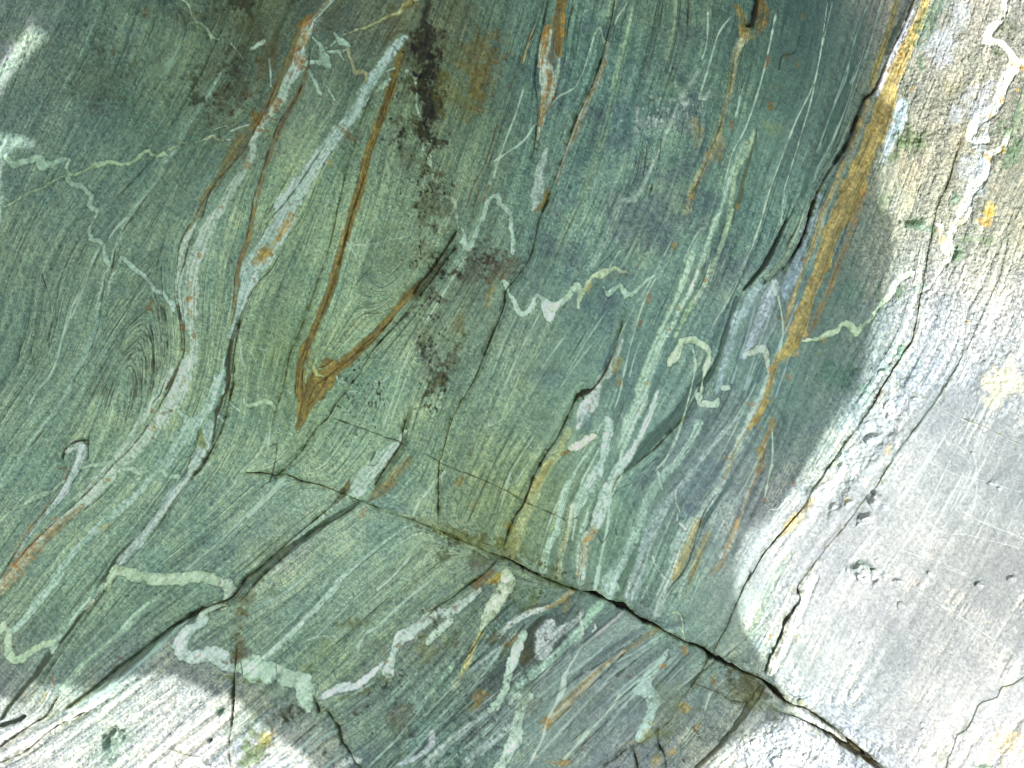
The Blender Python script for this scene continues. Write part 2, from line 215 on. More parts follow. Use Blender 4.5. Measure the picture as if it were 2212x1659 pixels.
F('V', "t11 1660,330,3 1690,400,5 1680,440,8 1720,495,10 1750,440,8 1790,340,5 1830,240,5 1860,150,6 1890,100,6 1940,80,6 1960,140,7 2010,190,7 2050,250,6 2045,330,5 2060,400,5 2060,500,6 2060,530,4", c=(178,206,184), lab='quartz vein bent like an inverted U')
F('V', "t11 1990,740,5 2020,780,6 2020,830,2 2060,880,5 2090,950,6 2140,1005,6 t21 310,950,6 340,860,5 400,890,6 440,960,12 455,1020,9 450,1045,3", c=(184,212,190), lab='wavy quartz vein shaped like a W')
F('V', "t21 480,950,9 510,920,7 560,900,6 610,840,6 660,775,7 685,830,7 670,945,4", c=(182,208,180)); F('V', "t21 690,860,6 740,770,4 790,700,4 850,690,10 920,660,6 960,640,5 1000,670,4 1050,670,2", c=(180,200,165))
F('V', "t21 870,790,3 900,850,7 940,810,6 1000,780,6 1040,850,7 1080,850,6 1140,800,5 1200,740,4 1260,700,3", c=(176,208,186), lab='zigzag quartz vein beside the W')
# ---- middle slab
F('W', "t20 450,250,8 410,350,13 400,450,13 425,600,18 430,700,14 410,800,12 390,900,8 370,1000,4 340,1130,2", a=.92, c=(190,205,180), lab='pale lens with rusty ends near the top'); F('W', "t20 530,430,3 500,600,5 460,720,8", a=.85, c=(180,200,175))
F('O', "t20 540,-40,16 530,60,15 520,200,17 510,330,14 520,430,5", a=.9, c=(128,92,30), lab='broad ochre lens at the top edge'); F('O', "t20 430,210,7 415,280,11 400,400,7 390,500,4", a=.85, c=(170,120,48)); F('O', "t20 410,740,8 405,800,12 385,890,7 370,960,4", a=.75, c=(165,112,40)); F('O',"t20 560,20,3 550,200,4 535,420,3",a=.8,c=(190,140,60))
F('C', "t20 440,0 400,180 360,380 335,600 355,800 350,950 330,1150 300,1240", 1.5, g=2, a=.75); F('J', "t20 640,30 590,200 575,380 540,560 480,760 400,900", 1.5, a=.8); F('J',"t20 410,0 350,200 280,330",1.4)
F('T', "t20 800,250 740,450 690,590 630,680 520,740 440,830", 1.5, noflow=1); F('T', "t20 340,950 250,1080 100,1190 10,1250", 2, noflow=1); F('V', "t20 800,255,4 840,210,3 860,300,3 885,335,5", c=(165,190,165)); F('T', "t20 1050,20 970,140 950,200", 1.8)
F('T',"t20 250,680 180,900 80,1160 10,1380",1.3); F('T',"t20 240,500 270,380 330,200",1.4,c=(180,170,110))
F('W', "t20 905,330,3 830,580,6 740,770,8 650,980,8 560,1220,7 500,1400,6", a=.6, c=(168,176,158)); F('O', "t20 885,470,3 830,600,4 760,740,4 650,1040,5 620,1100,3", a=.6)
F('W', "t20 330,1600,10 360,1450,13 380,1300,10 430,1150,4", a=.8, c=(172,190,178)); F('O', "t20 440,1450,5 400,1570,7 340,1620,5", a=.8, c=(140,110,50))
F('W', "t20 1080,50,8 1040,300,9 980,520,9 930,800,8 880,1000,7 800,1250,7 740,1420,6 700,1540,5 t21 640,220,5 560,380,5 480,600,4", a=.5, c=(140,165,135)); F('W', "t20 1420,0,6 1400,230,6 1350,450,5", a=.45, c=(140,160,130))
F('W', "t20 1600,550,4 1500,700,5 1400,900,5 1280,1200,5 1100,1550,6 t21 1020,100,6 900,380,6 780,620,6", a=.38, c=(165,185,170))
for q in ("t20 1400,520 1320,750 1280,900","t20 1310,1060 1290,1230 1220,1500","t20 1520,0 1500,230","t20 1230,750 1200,850","t20 1200,1120 1170,1400","t21 1240,30 1200,110","t21 930,540 850,610 800,680","t20 2040,1000 2030,1200","t21 850,840 800,1000 720,1150 600,1350"): F('J', q, 1.2, a=.8)
F('C', "t20 2050,-50,3 2040,10,4 2020,120,4 2000,200,3 1960,215,2", g=5, noend=1); F('O', "t20 1880,60,8 1930,180,12 1945,270,15 1990,300,9", a=.7, c=(140,115,60)); F('O', "t20 2080,40,12 2090,130,14 2050,250,10", a=.8, c=(128,98,44))
F('W', "t20 1960,300,10 1890,390,9 1860,500,6 1830,700,6 1790,850,6 1740,1050,6 1650,1250,7 1560,1440,7 1500,1640,6", a=.55, c=(165,165,130)); F('C', "t20 1870,400 1830,700 1770,950 1700,1130 1620,1350 1500,1600", 1, g=1.5, a=.6)
F('T', "t20 1850,130 1740,280 1660,550 1600,750", 1.5); F('O', "t20 1560,930,10 1590,1020,14 1580,1120,8", a=.4, c=(160,140,95)); F('T', "t20 2190,100 2080,600 1960,980 1850,1200 1780,1500", 1.6); F('T',"t20 1660,100 1650,350 1610,480",1.2); F('T',"t20 1940,650 1880,900",1.2)
F('W', "t20 2020,1010,4 1960,1200,6 1890,1300,5 1860,1500,5 1830,1659,5 t21 1850,200,6 1810,340,5 1770,480,4 1690,650,4 1640,780,4 1540,930,8 1480,1050,6 1420,1170,3", a=.7, c=(165,190,155))
F('D', "t20 2035,1050,3 1980,1250,4 1940,1400,6 1910,1550,6 t21 1890,150,4 1850,300,3", a=.8, c=(72,84,56))
F('W', "t20 1960,1100,4 1880,1260,5 1820,1450,5 1760,1659,6 t21 1740,280,8 1680,440,6 1650,540,8 1600,650,5 1520,850,5 1450,960,5 1400,1080,6 1330,1180,8 1290,1280,9 1230,1420,10 1180,1530,10 t22 1240,20,7 1190,120,10 1150,240,16 1080,370,16 1040,500,15 1000,620,8 985,690,3", a=.78, c=(168,196,174), lab='long pale band widening towards its lower end')
F('W', "t21 1540,540,8 1500,700,8 1450,830,6 1370,1000,4 1250,1250,4 1200,1380,5 1110,1600,4", a=.7, c=(168,198,172)); F('W', "t21 1660,530,4 1680,600,4 1650,760,4 1570,900,6", a=.7, c=(175,200,180))
F('T', "t21 1280,700 1180,900 1100,1150 1040,1380 990,1600 t22 940,330", 1.8); F('T', "t21 1240,720 1050,1050 950,1280 900,1450", 1.3); F('T', "t21 2160,0 2080,280 1970,580 1850,850 1700,1100", 1.3); F('T', "t31 370,0 350,160 340,300 320,400", 1.3); F('T', "t31 230,100 130,450 0,700", 1.3); F('T',"t30 700,0 620,500 560,700 420,1000 200,1600",1.2); F('T',"t30 740,0 640,400 560,780 480,1060 350,1500",1.2); F('T',"t30 20,700 0,800",1.2)
for a_, b_ in (((200,1000),(0,1480)),((380,980),(60,1659)),((900,960),(560,1500)),((820,1180),(480,1640)),((560,1180),(330,1520)),((1480,300),(1330,560)),((1620,330),(1480,600)),((1300,620),(1160,900)),((1180,1150),(1060,1500)),((1000,500),(860,760))):
    F('T', "t21 %d,%d %d,%d %d,%d" % (a_[0], a_[1], (a_[0]+b_[0])//2-12, (a_[1]+b_[1])//2, b_[0], b_[1]), 1.3, a=.5)
F('C', "t21 1040,990,1 960,1250,1.5 930,1330,2 870,1460,2.5 780,1580,4 t22 700,180,5 660,220,3 620,290,2.5 570,400,2.5 500,540,2 430,640,2 340,800,2 280,960,2 240,1060,2 190,1130,2 130,1270,2 80,1430,2", g=4, step=(2.6,14), a=.92, c=(34,28,16), lab=1)
F('W', "t22 850,60,5 800,170,12 750,260,18 710,330,17 690,400,10 660,460,4", a=1, c=(200,218,208), lab='white crackled quartz under the crack'); F('J',"t22 690,190 710,240",2,noflow=1); F('W', "t21 1010,1200,3 960,1330,5 900,1470,8 t22 870,60,7", a=.75, c=(180,196,184))
F('W', "t22 600,480,8 520,620,9 440,740,11 370,850,13 320,980,14 280,1080,14 230,1200,14 180,1350,14 150,1440,10", a=.65, c=(168,178,132)); F('O', "t22 445,710,7 400,800,9 350,880,8 320,950,5", a=.7, c=(165,145,90))
F('J', "t12 650,370 780,420 950,480 1080,530 1180,560 1290,630 1390,660 1500,720 1620,780 1740,820 1900,890 2050,960 t22 250,1020 410,1090 530,1140 600,1190", 1.5, c=(52,56,24), noflow=1, a=.8)
F('J', "t02 1180,545 1350,580 1500,600",1,noflow=1,a=.5); F('J', "t11 0,1520 200,1580 290,1620",1,noflow=1,a=.4)
F('W', "t22 890,385,9 915,440,11 885,530,12 870,620,10 850,700,8 810,800,13 760,870,13 710,960,13 660,1050,11 635,1120,8", a=.95, c=(180,208,192), lab='white vein with an angular head'); F('T', "t22 650,1150,4 630,1240,3 620,1330,1", a=.8)
F('W', "t22 870,400,4 820,470,3 800,560,3 700,700,3 620,830,4 560,950,8 530,1100,8 500,1250,9 450,1350,9 410,1480,9 400,1560,9", a=.8, c=(170,200,180)); F('T',"t22 830,600 760,740 700,850 650,1000",2)
F('V', "t22 785,520,6 730,535,7 690,580,7 640,600,8 600,610,5", c=(196,214,184)); F('O', "t22 575,640,7 550,655,5", a=.85, c=(150,120,50))
F('W', "t22 1280,170,3 1220,350,6 1150,500,7 1080,630,8 1020,720,12 950,820,14 900,930,14 850,1030,15 820,1150,12 790,1230,10 730,1310,12 700,1400,12 690,1500,11 680,1640,9", a=.95, c=(184,210,196), lab='longest white vein, rusty near its foot')
F('O', "t22 785,1240,10 750,1300,8 700,1340,5 680,1450,3 665,1600,4", a=.8, c=(165,118,30)); F('O', "t22 735,1350,5 720,1450,5 700,1530,4", a=.6)
F('J', "t22 705,1420 690,1530 680,1640",1.5)
F('T', "t22 905,970,4 890,1200,5 860,1350,4 830,1500,4 800,1650,4 t23 790,300,3", a=.9, c=(180,205,192)); F('W', "t22 740,1100,5 710,1200,5 680,1260,2", a=.8); F('W', "t22 620,1060,7 600,1200,5 560,1330,6 530,1450,6 520,1600,6", a=.85, c=(185,205,175)); F('O',"t22 590,1190,3 550,1370,4 520,1480,5 515,1600,4",a=.6,c=(150,115,50))
F('D', "t22 1700,20,9 1620,100,16 1500,280,16 1400,400,15 1280,500,15 1150,630,17 1050,730,13 980,820,7 930,930,2", a=.85, c=(68,92,84), lab='dark green lens running down to the left'); F('C', "t22 1480,380 1380,490 1250,620 1100,740 970,840 920,960", 1.6, g=2, a=.75); F('J', "t22 1280,680 1170,770 1070,880 980,920 920,990", 1.6, noflow=1)
F('W', "t22 1600,420,9 1540,560,8 1450,700,9 1300,850,9 1200,1010,9 1150,1150,9 1100,1290,10 1050,1400,12 980,1520,12 900,1650,14 t23 930,260,15 890,330,15", a=.62, c=(165,192,180)); F('J',"t22 1600,520 1500,640 1420,760",1.2)
F('W', "t22 1900,380,5 1800,480,6 1700,600,6 1560,780,9 1480,900,11 1350,1050,11 1250,1200,13 1180,1400,13 1120,1600,15 t23 1100,200,16 1080,330,18", a=.55, c=(158,176,176))
F('D', "t22 1140,1230,5 1110,1400,8 1060,1550,9 t23 1040,150,10 990,270,11 970,360,11", a=.75, c=(82,108,90)); F('D',"t22 1220,1180,4 1200,1260,3",a=.6)
F('W', "t22 2150,80,10 2050,300,10 1950,480,8 1850,700,8 1780,880,11 1700,1000,11 1600,1130,12 1480,1280,16 1420,1450,14 1380,1600,12 t23 1330,300,14 1280,470,10", a=.6, c=(172,192,182))
F('O', "t22 2170,240,6 2080,300,6 2010,430,5 1900,580,3 1860,710,5 1800,850,4", a=.55, c=(165,135,85)); F('O', "t22 2180,400,4 2130,520,6 2100,600,8 2080,740,10 2050,830,5 2000,940,3 1950,1080,3 1900,1200,6 1840,1360,8 1790,1500,8 1720,1580,7 t23 1700,200,4", a=.62, c=(158,118,60), lab='string of rust spots on a thin vein'); F('O', "t22 1600,1180,10 1530,1350,12 1430,1560,12 t23 1430,150,10 1400,200,6", a=.62, c=(170,140,74)); F('O', "t22 1680,1270,7 1600,1450,12 1550,1600,9 t23 1520,280,3 1490,380,2", a=.62, c=(150,120,60))
F('W',"t22 2080,740,4 2000,930,3 1940,1100,4 1890,1250,5 1850,1350,9 1780,1450,8",a=.6,c=(185,200,195))
F('J', "t22 1850,830 1660,1080 1600,1250 1550,1430 1480,1580 t23 1400,240 1330,350",1.5, a=.85, c=(50,56,50)); F('D', "t22 1850,860,6 1700,1100,6 1620,1230,4", a=.7, c=(78,108,104))
F('V', "t22 1275,750,2 1290,850,3 1320,940,1.5", c=(180,205,195)); F('V', "t22 1420,930,3 1420,1030,2 1450,1090,2 1430,1160,2 1500,1240,2", c=(185,205,195)); F('T', "t22 2170,450 2170,700 2110,1000", 2, noflow=1); F('V', "t22 2120,1060,2 2160,1090,2 2212,1095,2 t32 330,1080,2 400,1000,2", c=(190,205,200)); F('V',"t22 1240,1440,2 1270,1530,2 1340,1620,2 t23 1340,200,1.5",c=(185,208,195)); F('V',"t23 1390,470,2 1440,465,3 1480,530,3 1480,600,2 1500,700,2",c=(190,205,175))
F('V', "t21 1370,1390,3 1400,1345,9 1450,1260,6 1480,1210,6 1540,1200,7 1600,1220,7 1660,1260,7 1680,1320,6 1660,1400,5 1640,1470,3 1610,1640,2", c=(182,206,176), lab='quartz vein curled like a hook'); F('T', "t21 1550,1240 1570,1400 1520,1650 t22 1400,600 1250,800", 1.8, noflow=1)
F('V', "t22 1600,210,7 1600,270,6 1660,270,7 1730,270,8 1750,240,6", c=(184,210,188)); F('V', "t22 1790,150,6 1825,150,6", c=(185,212,195)); F('V', "t31 110,1300,9 160,1280,10 220,1280,8 235,1360,7 250,1440,5", c=(182,196,180)); F('O', "t31 140,1285,8 200,1270,9 225,1300,5", a=.7, c=(195,150,90))
F('J', "t22 820,1270 850,1340 900,1260 940,1210 980,1310 1010,1280", 2, noflow=1, noend=1, c=(60,75,60)); F('J',"t22 920,1260 950,1230 970,1330",1.2,noflow=1)
for q in ("t22 1600,130 1480,360 1420,520 1310,760","t22 2050,100 1850,520 1650,900","t22 1950,600 1600,1050","t22 2000,200 1800,500 1560,780 1400,950","t22 1500,640 1300,900 1220,1080","t22 2130,560 1960,900 1760,1200","t22 1300,900 1180,1100 1040,1350","t22 1350,1100 1220,1320","t22 1450,1000 1330,1280 1200,1600","t22 1750,1100 1650,1350 1480,1640","t22 560,900 440,1200 330,1560","t22 150,800 60,1100","t22 400,400 160,780 100,930","t22 340,650 180,880","t22 2150,1040 2000,1280","t22 1240,100 1050,420 950,650"):
    F('T', q, 1.4, a=.45)
# ---- around the ledge
F('O', "t30 1470,-60,9 1460,0,10 1400,160,12 1340,300,14 1250,480,18 1180,640,18 1130,800,24 1080,980,24 1010,1150,22 930,1330,24 860,1480,26 t31 900,20,28 820,200,24 740,350,22 690,500,22 640,680,20 580,800,14 520,1000,18 470,1150,20 400,1270,14 300,1380,8 t32 200,300,8 100,450,6", a=.8, solid=1, c=(172,142,84), lab='broad ochre band along the ledge')
F('O', "t30 1000,780,6 900,1060,5 800,1300,6 700,1550,6 t31 660,200,7 580,500,7 520,630,4 450,850,6 400,1000,6 370,1150,3", a=.7, c=(170,142,92)); F('O', "t30 1230,20,8 1150,300,8 1080,500,8 1040,660,8", a=.8, c=(150,128,70), lab='ochre strip left of the ledge'); F('O', "t31 970,50,8 900,300,9 850,450,6 700,850,8 630,1000,9 550,1180,6", a=.6, c=(150,105,45))
F('W', "t30 1350,80,4 1310,180,7 1230,380,9 1130,600,9 1070,740,4", a=.9, c=(176,180,196)); F('W', "t31 680,250,5 620,500,5 560,650,4", a=.5, c=(140,170,170)); F('W', "t30 1280,800,14 1230,950,16 1180,1080,12 1120,1250,6", a=.6, c=(160,180,190)); F('W',"t31 620,100,10 560,300,14 500,520,12 440,680,14 380,850,10",a=.5,c=(150,172,186))  # first and third strips paint the sunlit and half-lit shadow edge pale
F('D', "t30 1010,20,5 900,350,9 850,550,13 780,800,15 700,950,15 640,1150,15 560,1300,11 500,1500,7", a=.55, c=(50,80,70)); F('D', "t30 1350,0,3 1250,200,8 1150,400,8", a=.7, c=(45,65,50)); F('D',"t30 1000,750,4 930,900,7 860,1080,6 740,1250,5",a=.8,c=(45,62,58))
for q in ("t30 1120,0 1000,400 860,660","t30 1020,0 900,320 820,640 700,920 610,1200","t30 860,480 700,920 600,1200","t30 940,480 860,760 740,1060 600,1330","t30 1020,260 900,620 830,840 720,1100","t30 620,1300 560,1480","t31 560,50 480,300 430,450"): F('T', q, 1.4, a=.5, c=(150,178,170)); 
for q in ("t30 1060,60 980,400 880,700 720,1180 500,1560","t30 830,640 720,900 640,1120","t30 480,280 430,420 340,440 310,560","t30 1180,80 1100,300 1050,480","t31 500,50 420,230 390,300"): F('J', q, 1.4, a=.7, c=(30,44,36))
F('D', "t31 390,270,2 340,380,5 290,490,5 220,620,6 130,730,5 60,810,3", a=.95, c=(38,50,44), g=6, lab='recess under the ledge, shade painted dark'); F('D', "t31 430,400,3 370,560,4 280,700,5 210,765,4", a=.85, c=(48,62,56), g=4)  # shade of the recess painted dark, over a real groove
F('D', "t31 0,880,5 t21 1850,1050,5 1800,1200,6 1760,1330,6 1680,1480,7 1600,1560,6", a=.75, c=(60,82,76), g=3, step=(2,12))
F('W', "t31 570,120,4 480,340,6 400,500,6 330,620,8 240,720,8", a=.8, c=(150,172,152)); F('J',"t31 540,160 450,360 350,560 240,700",1.3,c=(60,66,44)); F('C', "t31 620,80 560,260 520,400 420,570 350,670", 1.8, g=3)
F('W', "t31 300,760,10 250,880,14 180,1060,14 120,1200,9 60,1330,7", a=.75, c=(172,188,198)); F('W', "t31 200,760,7 120,850,8 50,1000,8 t21 1900,1000,7 1850,1200,7 1790,1400,7 1740,1600,7", a=.6, c=(155,178,180)); F('T', "t31 320,850 350,1000 360,1130 340,1240 320,1350", 2.2, noflow=1); F('T', "t31 280,740 300,850",3,noflow=1)
for q in ("t21 1970,850 1900,1100 1850,1300 1750,1600","t21 2050,900 1950,1250 1850,1550","t21 2212,1050 2080,1300 1960,1600","t31 300,900 150,1300 50,1600","t31 480,900 330,1250 200,1600","t31 420,1300 300,1650"): F('T', q, 1.8, a=.5, c=(165,188,190))
for q in ("t21 2000,950 1960,1150 1900,1350","t21 2212,1220 2100,1420 2000,1620","t31 520,1100 400,1400","t31 640,560 540,760 420,1050 350,1200"): F('D', q, 5, a=.5, c=(80,112,120))
F('V', "t31 520,1205,3 580,1200,4 640,1190,4 700,1160,7 770,1140,7 810,1080,5 860,1070,8 900,1110,10 930,1150,8 970,1090,7 1040,1040,5 1080,970,4 1130,910,6 1180,870,7 1220,790,7 1270,720,8 1320,700,7 1360,685,5", c=(184,208,176), h=2.2, lab='quartz vein crossing from shade into sun')
F('V', "t31 1870,-20,12 1780,100,10 1790,200,12 1730,270,12 1680,350,9 1650,450,10 1650,560,6 1560,690,3 1500,790,3 1430,830,2", c=(200,205,190), h=3, lab='raised white vein, sunlit'); F('V', "t31 1530,290,4 1590,330,6 1590,440,9 1630,530,7", c=(195,195,180), h=2.5)
F('V', "t30 2100,-40,8 2060,130,8 1970,220,8 1925,310,8 1960,330,7 1990,310,8 2060,330,8 2110,380,8 2150,450,9 2140,520,14 2080,600,12 2040,700,11 2020,800,12 1920,900,14 1830,950,12 1800,1060,9 1860,1090,7 1940,1080,7", c=(200,205,190), h=3.5, lab='raised sunlit quartz vein at the top right'); F('V', "t30 2120,1000,6 2060,1130,8 1960,1200,8 1920,1350,7 1830,1430,11 1770,1560,12 1730,1659,10", c=(200,205,188), h=3); F('V', "t30 2150,470,10 2212,480,10 2300,470,8", c=(205,190,160), h=2)
# ---- right-hand smooth slab
for q, w in (("t32 1990,0 1810,400 1620,760 1400,1200 1120,1650",1.8),("t32 1560,540 1460,720 1300,960 1150,1180 1000,1350 930,1450 780,1650",2.6),("t32 1870,0 1740,300 1690,400",1.5),("t32 2080,230 1950,460 1850,700 1640,1120",1.5),("t32 1900,470 1750,800 1590,1090 1420,1450",1.5),("t32 2020,500 1860,800 1640,1150 1480,1370",1.5),("t32 2200,1000 2140,1120 2080,1250",2),("t32 1700,380 1560,600",1.4),("t32 1680,400 1500,700 1350,950",1.2),("t32 2212,640 2000,1000 1800,1400",1.2),("t33 1210,10 1130,150 1000,290 860,500 780,690 600,1000 520,1130",1.6),("t33 940,320 830,530 700,750 690,870",1.8),("t33 760,640 730,750 690,870",2.6),("t33 750,940 680,1060 610,1220",2.4),("t33 1980,450 1880,600 1800,720 1750,790",2),("t33 2090,540 2050,610 2020,660",2),("t33 1100,1160 1020,1240 950,1300",1.4),("t33 990,500 920,640 860,740",1.5),("t33 600,250 480,520 300,860",1.4),("t33 700,330 560,600 420,800 300,1000",1.4),("t33 2180,560 2060,780 2000,900",1.2),("t33 1530,440 1480,530",1.2),("t33 280,100 150,400 60,620",1.5),("t33 470,60 300,350 150,640",1.5)):
    F('T', q, w*.85, a=.17, c=(185,195,195))
for q, w in (("t32 1220,110 1500,260 1700,370 1900,450 2100,550 2212,600",1.6),("t32 1480,720 1700,820 1840,850 2000,900 2212,960",1.6),("t32 1470,1180 1600,1270 1750,1280 2000,1340 2212,1390",1.3),("t32 1270,1400 1450,1470 1650,1550 1870,1650",1.3),("t32 1740,1100 1900,1190 2212,1310",1.4),("t33 1330,260 1530,380 1700,480 1880,600 2100,750 2212,840",1.4),("t32 1590,1020 1650,1040",1.2),("t32 1540,60 1600,90",1.6),("t33 1430,20 1700,130 1870,230",1.2)):
    F('T', q, w*.8, a=.15, c=(190,200,198), noflow=1, h=.5)
F('J', "t32 1220,106 1500,255 1700,365 1900,445 2100,545 2212,595", 1.2, noflow=1, c=(100,105,80), g=1.5)
for q in ("t32 1380,520 1400,580 1450,600 1490,560 1560,520","t32 1600,500 1630,580 1700,590 1770,660","t32 1820,650 1850,750 1830,850 1850,900 1840,1000 1800,1130","t33 0,705 60,695 140,710 200,770","t33 190,1260 200,1350 215,1390"): F('T', q, 1.3, noflow=1, a=.15, c=(190,200,198))
F('D', "t32 1720,-20,4 1640,110,5 1520,280,5 1430,420,5 1330,550,4 1200,740,3 1100,890,2", a=.55, c=(105,118,118), g=.8); F('D', "t31 2130,250,5 2050,480,6 1980,640,8 1900,830,7 1820,960,4 1740,1350,3 1600,1600,4", a=.45, c=(110,118,112), g=1)
F('O', "t32 590,1010,7 520,1100,12 460,1170,15 400,1230,12 350,1290,5", a=.6, c=(196,160,100)); F('O', "t32 1180,600,5 1165,650,7", a=.5, c=(190,150,100)); F('O', "t33 470,650,4 455,700,4", a=.7, c=(150,125,60)); F('O', "t33 265,640,4 260,660,4", a=.8, c=(150,125,50))
F('D', "t33 420,20,10 330,150,14 230,350,14 150,560,8 100,700,4", a=.28, c=(90,130,100))
F('C', "t33 2212,970 2140,1020 2060,1045 2020,1120 1950,1150 1880,1180 1830,1290 1780,1380 1710,1410 1680,1500 1650,1560 1620,1659", 1.3, step=(-3.5, 16), g=2, a=.45, noflow=1, clean=1, noend=1)
F('D', "t33 2212,1290,4 2120,1410,6 2040,1500,3", a=.7, c=(90,98,90))
for q in ("t32 700,300 400,900","t32 400,200 250,600","t33 1500,200 1000,1000","t33 2100,300 1500,1300","t30 1700,300 1450,900","t30 1700,1000 1500,1600","t31 1500,900 1200,1500","t33 1700,900 1300,1600","t31 900,700 700,1100","t22 700,1300 650,1600", "t32 1050,300 600,1000","t33 300,1400 100,1600"): F('G', q)
# ---- lower slab
LW = dict(c=(178,206,188))
F('W', "t12 1290,1190,3 1100,1320,3 950,1440,4 800,1570,5 700,1659,6 t13 720,220,7 600,370,7 480,490,6 350,620,6 220,740,7 150,800,8", a=.72, **LW); F('T', "t13 1280,20 1120,200 1000,300", 2); F('T', "t13 1450,200 1200,400 1000,580 930,620 850,740", 3, a=.6); F('T',"t12 1550,780 1400,950 1310,1080 1290,1150",2.2); F('T',"t13 700,640 560,640 420,690",2.4,noflow=1,a=.45)
F('V', "t03 1600,440,8 1590,480,12 1550,540,10 1480,580,14 1430,650,14 1430,730,16 1480,780,14 1560,780,16 1660,760,18 1740,800,22 1800,850,16 1825,870,12", c=(188,210,200), lab='thick looping quartz vein left of the vertical crack'); F('V', "t03 1870,860,8 1890,860,14 1950,840,20 2050,880,24 2150,900,24 t13 50,865,24 150,890,26 250,910,24 350,950,22 440,980,24 480,1060,24 480,1120,20", c=(182,210,188), lab='thickest quartz vein, right of the vertical crack')
F('V', "t03 1740,395,8 1680,395,8 1620,430,8 1580,460,8", c=(182,206,184))
F('V', "t13 580,1100,5 660,1060,7 760,1020,9 850,1010,8 930,960,7 1000,900,6 1060,840,4", c=(190,206,202), lab='pale finger of quartz'); F('V', "t13 1100,920,12 1120,850,10 1150,740,8 1220,650,14 1310,590,13 1400,510,12 1480,470,14 1560,470,12 1640,420,12 1720,370,9 1800,300,5", c=(188,208,196), lab='ragged quartz vein rising to the diagonal crack'); F('V', "t13 1580,530,7 1500,590,8 1430,660,9 1400,700,5", c=(185,208,190))
F('V', "t13 2010,180,16 2035,240,15 1980,310,14 1940,380,16 1900,450,16 1860,530,12 1820,590,6", c=(188,208,180), lab='rounded quartz vein with an ochre head'); F('O', "t13 1960,170,6 1930,210,10 1880,230,8", a=.75, c=(175,140,60)); F('O', "t13 1900,150,8 1840,210,12 1770,260,10", a=.65, c=(110,80,40))
F('W', "t13 1830,600,5 1770,700,6 1720,830,6 1660,950,5 1600,1060,3", a=.7, c=(175,175,120)); F('C',"t13 1950,60 1830,180 1700,270 1600,350 1470,430 1400,500 1350,550",1.5,g=3,a=.85); F('J',"t13 1960,490 1850,580 1780,700 1700,820",1.6)
F('V', "t13 2150,630,8 2100,720,10 2070,820,10 2030,930,9 2000,1060,10 1960,1150,12 1890,1220,10", c=(182,208,190), lab='upright quartz vein joining a fork'); F('W', "t13 1890,1220,9 1780,1300,6 1700,1350,6 1600,1430,7 1500,1500,7 1400,1600,8", a=.75, c=(175,195,185)); F('W', "t13 2080,1100,8 2120,1120,10 2180,1110,10",a=.9, c=(182,206,196))
F('V', "t23 300,1110,10 250,1140,16 215,1250,16 200,1350,15 170,1450,14 120,1550,12 60,1660,12", c=(184,208,192), lab='upright quartz vein at the bottom edge'); F('V', "t23 140,1160,9 190,1120,9 250,1120,9", c=(184,208,196))
F('W', "t23 620,300,5 540,370,6 430,430,5 300,470,8 200,520,7 120,580,5 60,660,2", a=.92, c=(186,200,192), lab='curved white tail below the crack'); F('O', "t23 630,290,5 570,350,8 500,400,6 430,430,4", a=.75, c=(165,135,60)); F('O', "t23 600,370,5 560,460,4", a=.6, c=(140,110,60)); F('O',"t23 210,640,5 160,700,6 100,740,3",a=.6,c=(150,120,70))
F('D', "t23 440,400,6 300,440,6 160,540,5",a=.7,c=(70,74,66)); F('D', "t23 380,520,5 320,600,9 290,700,9 280,800,14 250,860,8", a=.8, c=(58,66,52)); F('D',"t23 250,560,3 160,680,3 60,820,4",a=.8,c=(60,60,45))
F('W', "t23 450,570,14 420,640,22 420,720,24 400,790,16", a=.95, c=(190,202,200), lab='white crackled quartz patch below the crack'); F('W', "t23 480,650,16 560,600,12 620,560,8 690,500,7 700,460,4", a=.85, c=(185,200,196)); F('W', "t23 660,640,14 560,740,12 450,850,12 330,950,13 200,1050,11 140,1130,9", a=.72, c=(160,192,176)); F('W', "t23 870,380,10 800,450,11 740,530,12 680,620,10", a=.7, c=(160,196,172))
F('V',"t23 690,520,5 700,580,5 710,630,4",c=(190,206,195)); F('V',"t23 800,560,4 805,590,4 780,620,2",c=(190,206,200))
F('D', "t23 1010,440,6 900,520,9 800,600,8 700,700,5", a=.6, c=(86,104,102)); F('D', "t23 520,850,4 400,960,9 300,1050,9 220,1090,3", a=.8, c=(78,96,92)); F('D',"t23 1180,590,6 1050,680,6 900,760,4 700,900,3",a=.6,c=(92,106,112))
F('O', "t23 1290,610,6 1150,700,5 950,830,5 830,920,6 760,990,10 680,1070,12 590,1160,12 500,1240,12 430,1310,13 400,1370,4", a=.66, c=(172,142,92), lab='long rust streak of the lower slab')
F('V', "t23 1375,770,5 1320,850,9 1270,920,9 1200,1000,15 1170,1060,16 1260,1110,20 1240,1230,16 1190,1330,14 1150,1420,12", c=(178,206,196), lab='fretted quartz patch with ragged edge')
F('T', "t23 710,720,3 620,860,3 560,970,4 550,1050,6 510,1150,3 430,1300,4 400,1420,3 330,1560,3 280,1650,4", a=.9, c=(188,205,196)); F('T', "t23 1010,1090 900,1230 820,1310 700,1430 550,1600", 3, a=.75); F('T',"t23 1040,450 900,570 800,650",3.5,a=.7,c=(180,180,185)); F('T',"t23 1700,1080 1660,1200 1620,1300 1480,1460",2.5,a=.6)
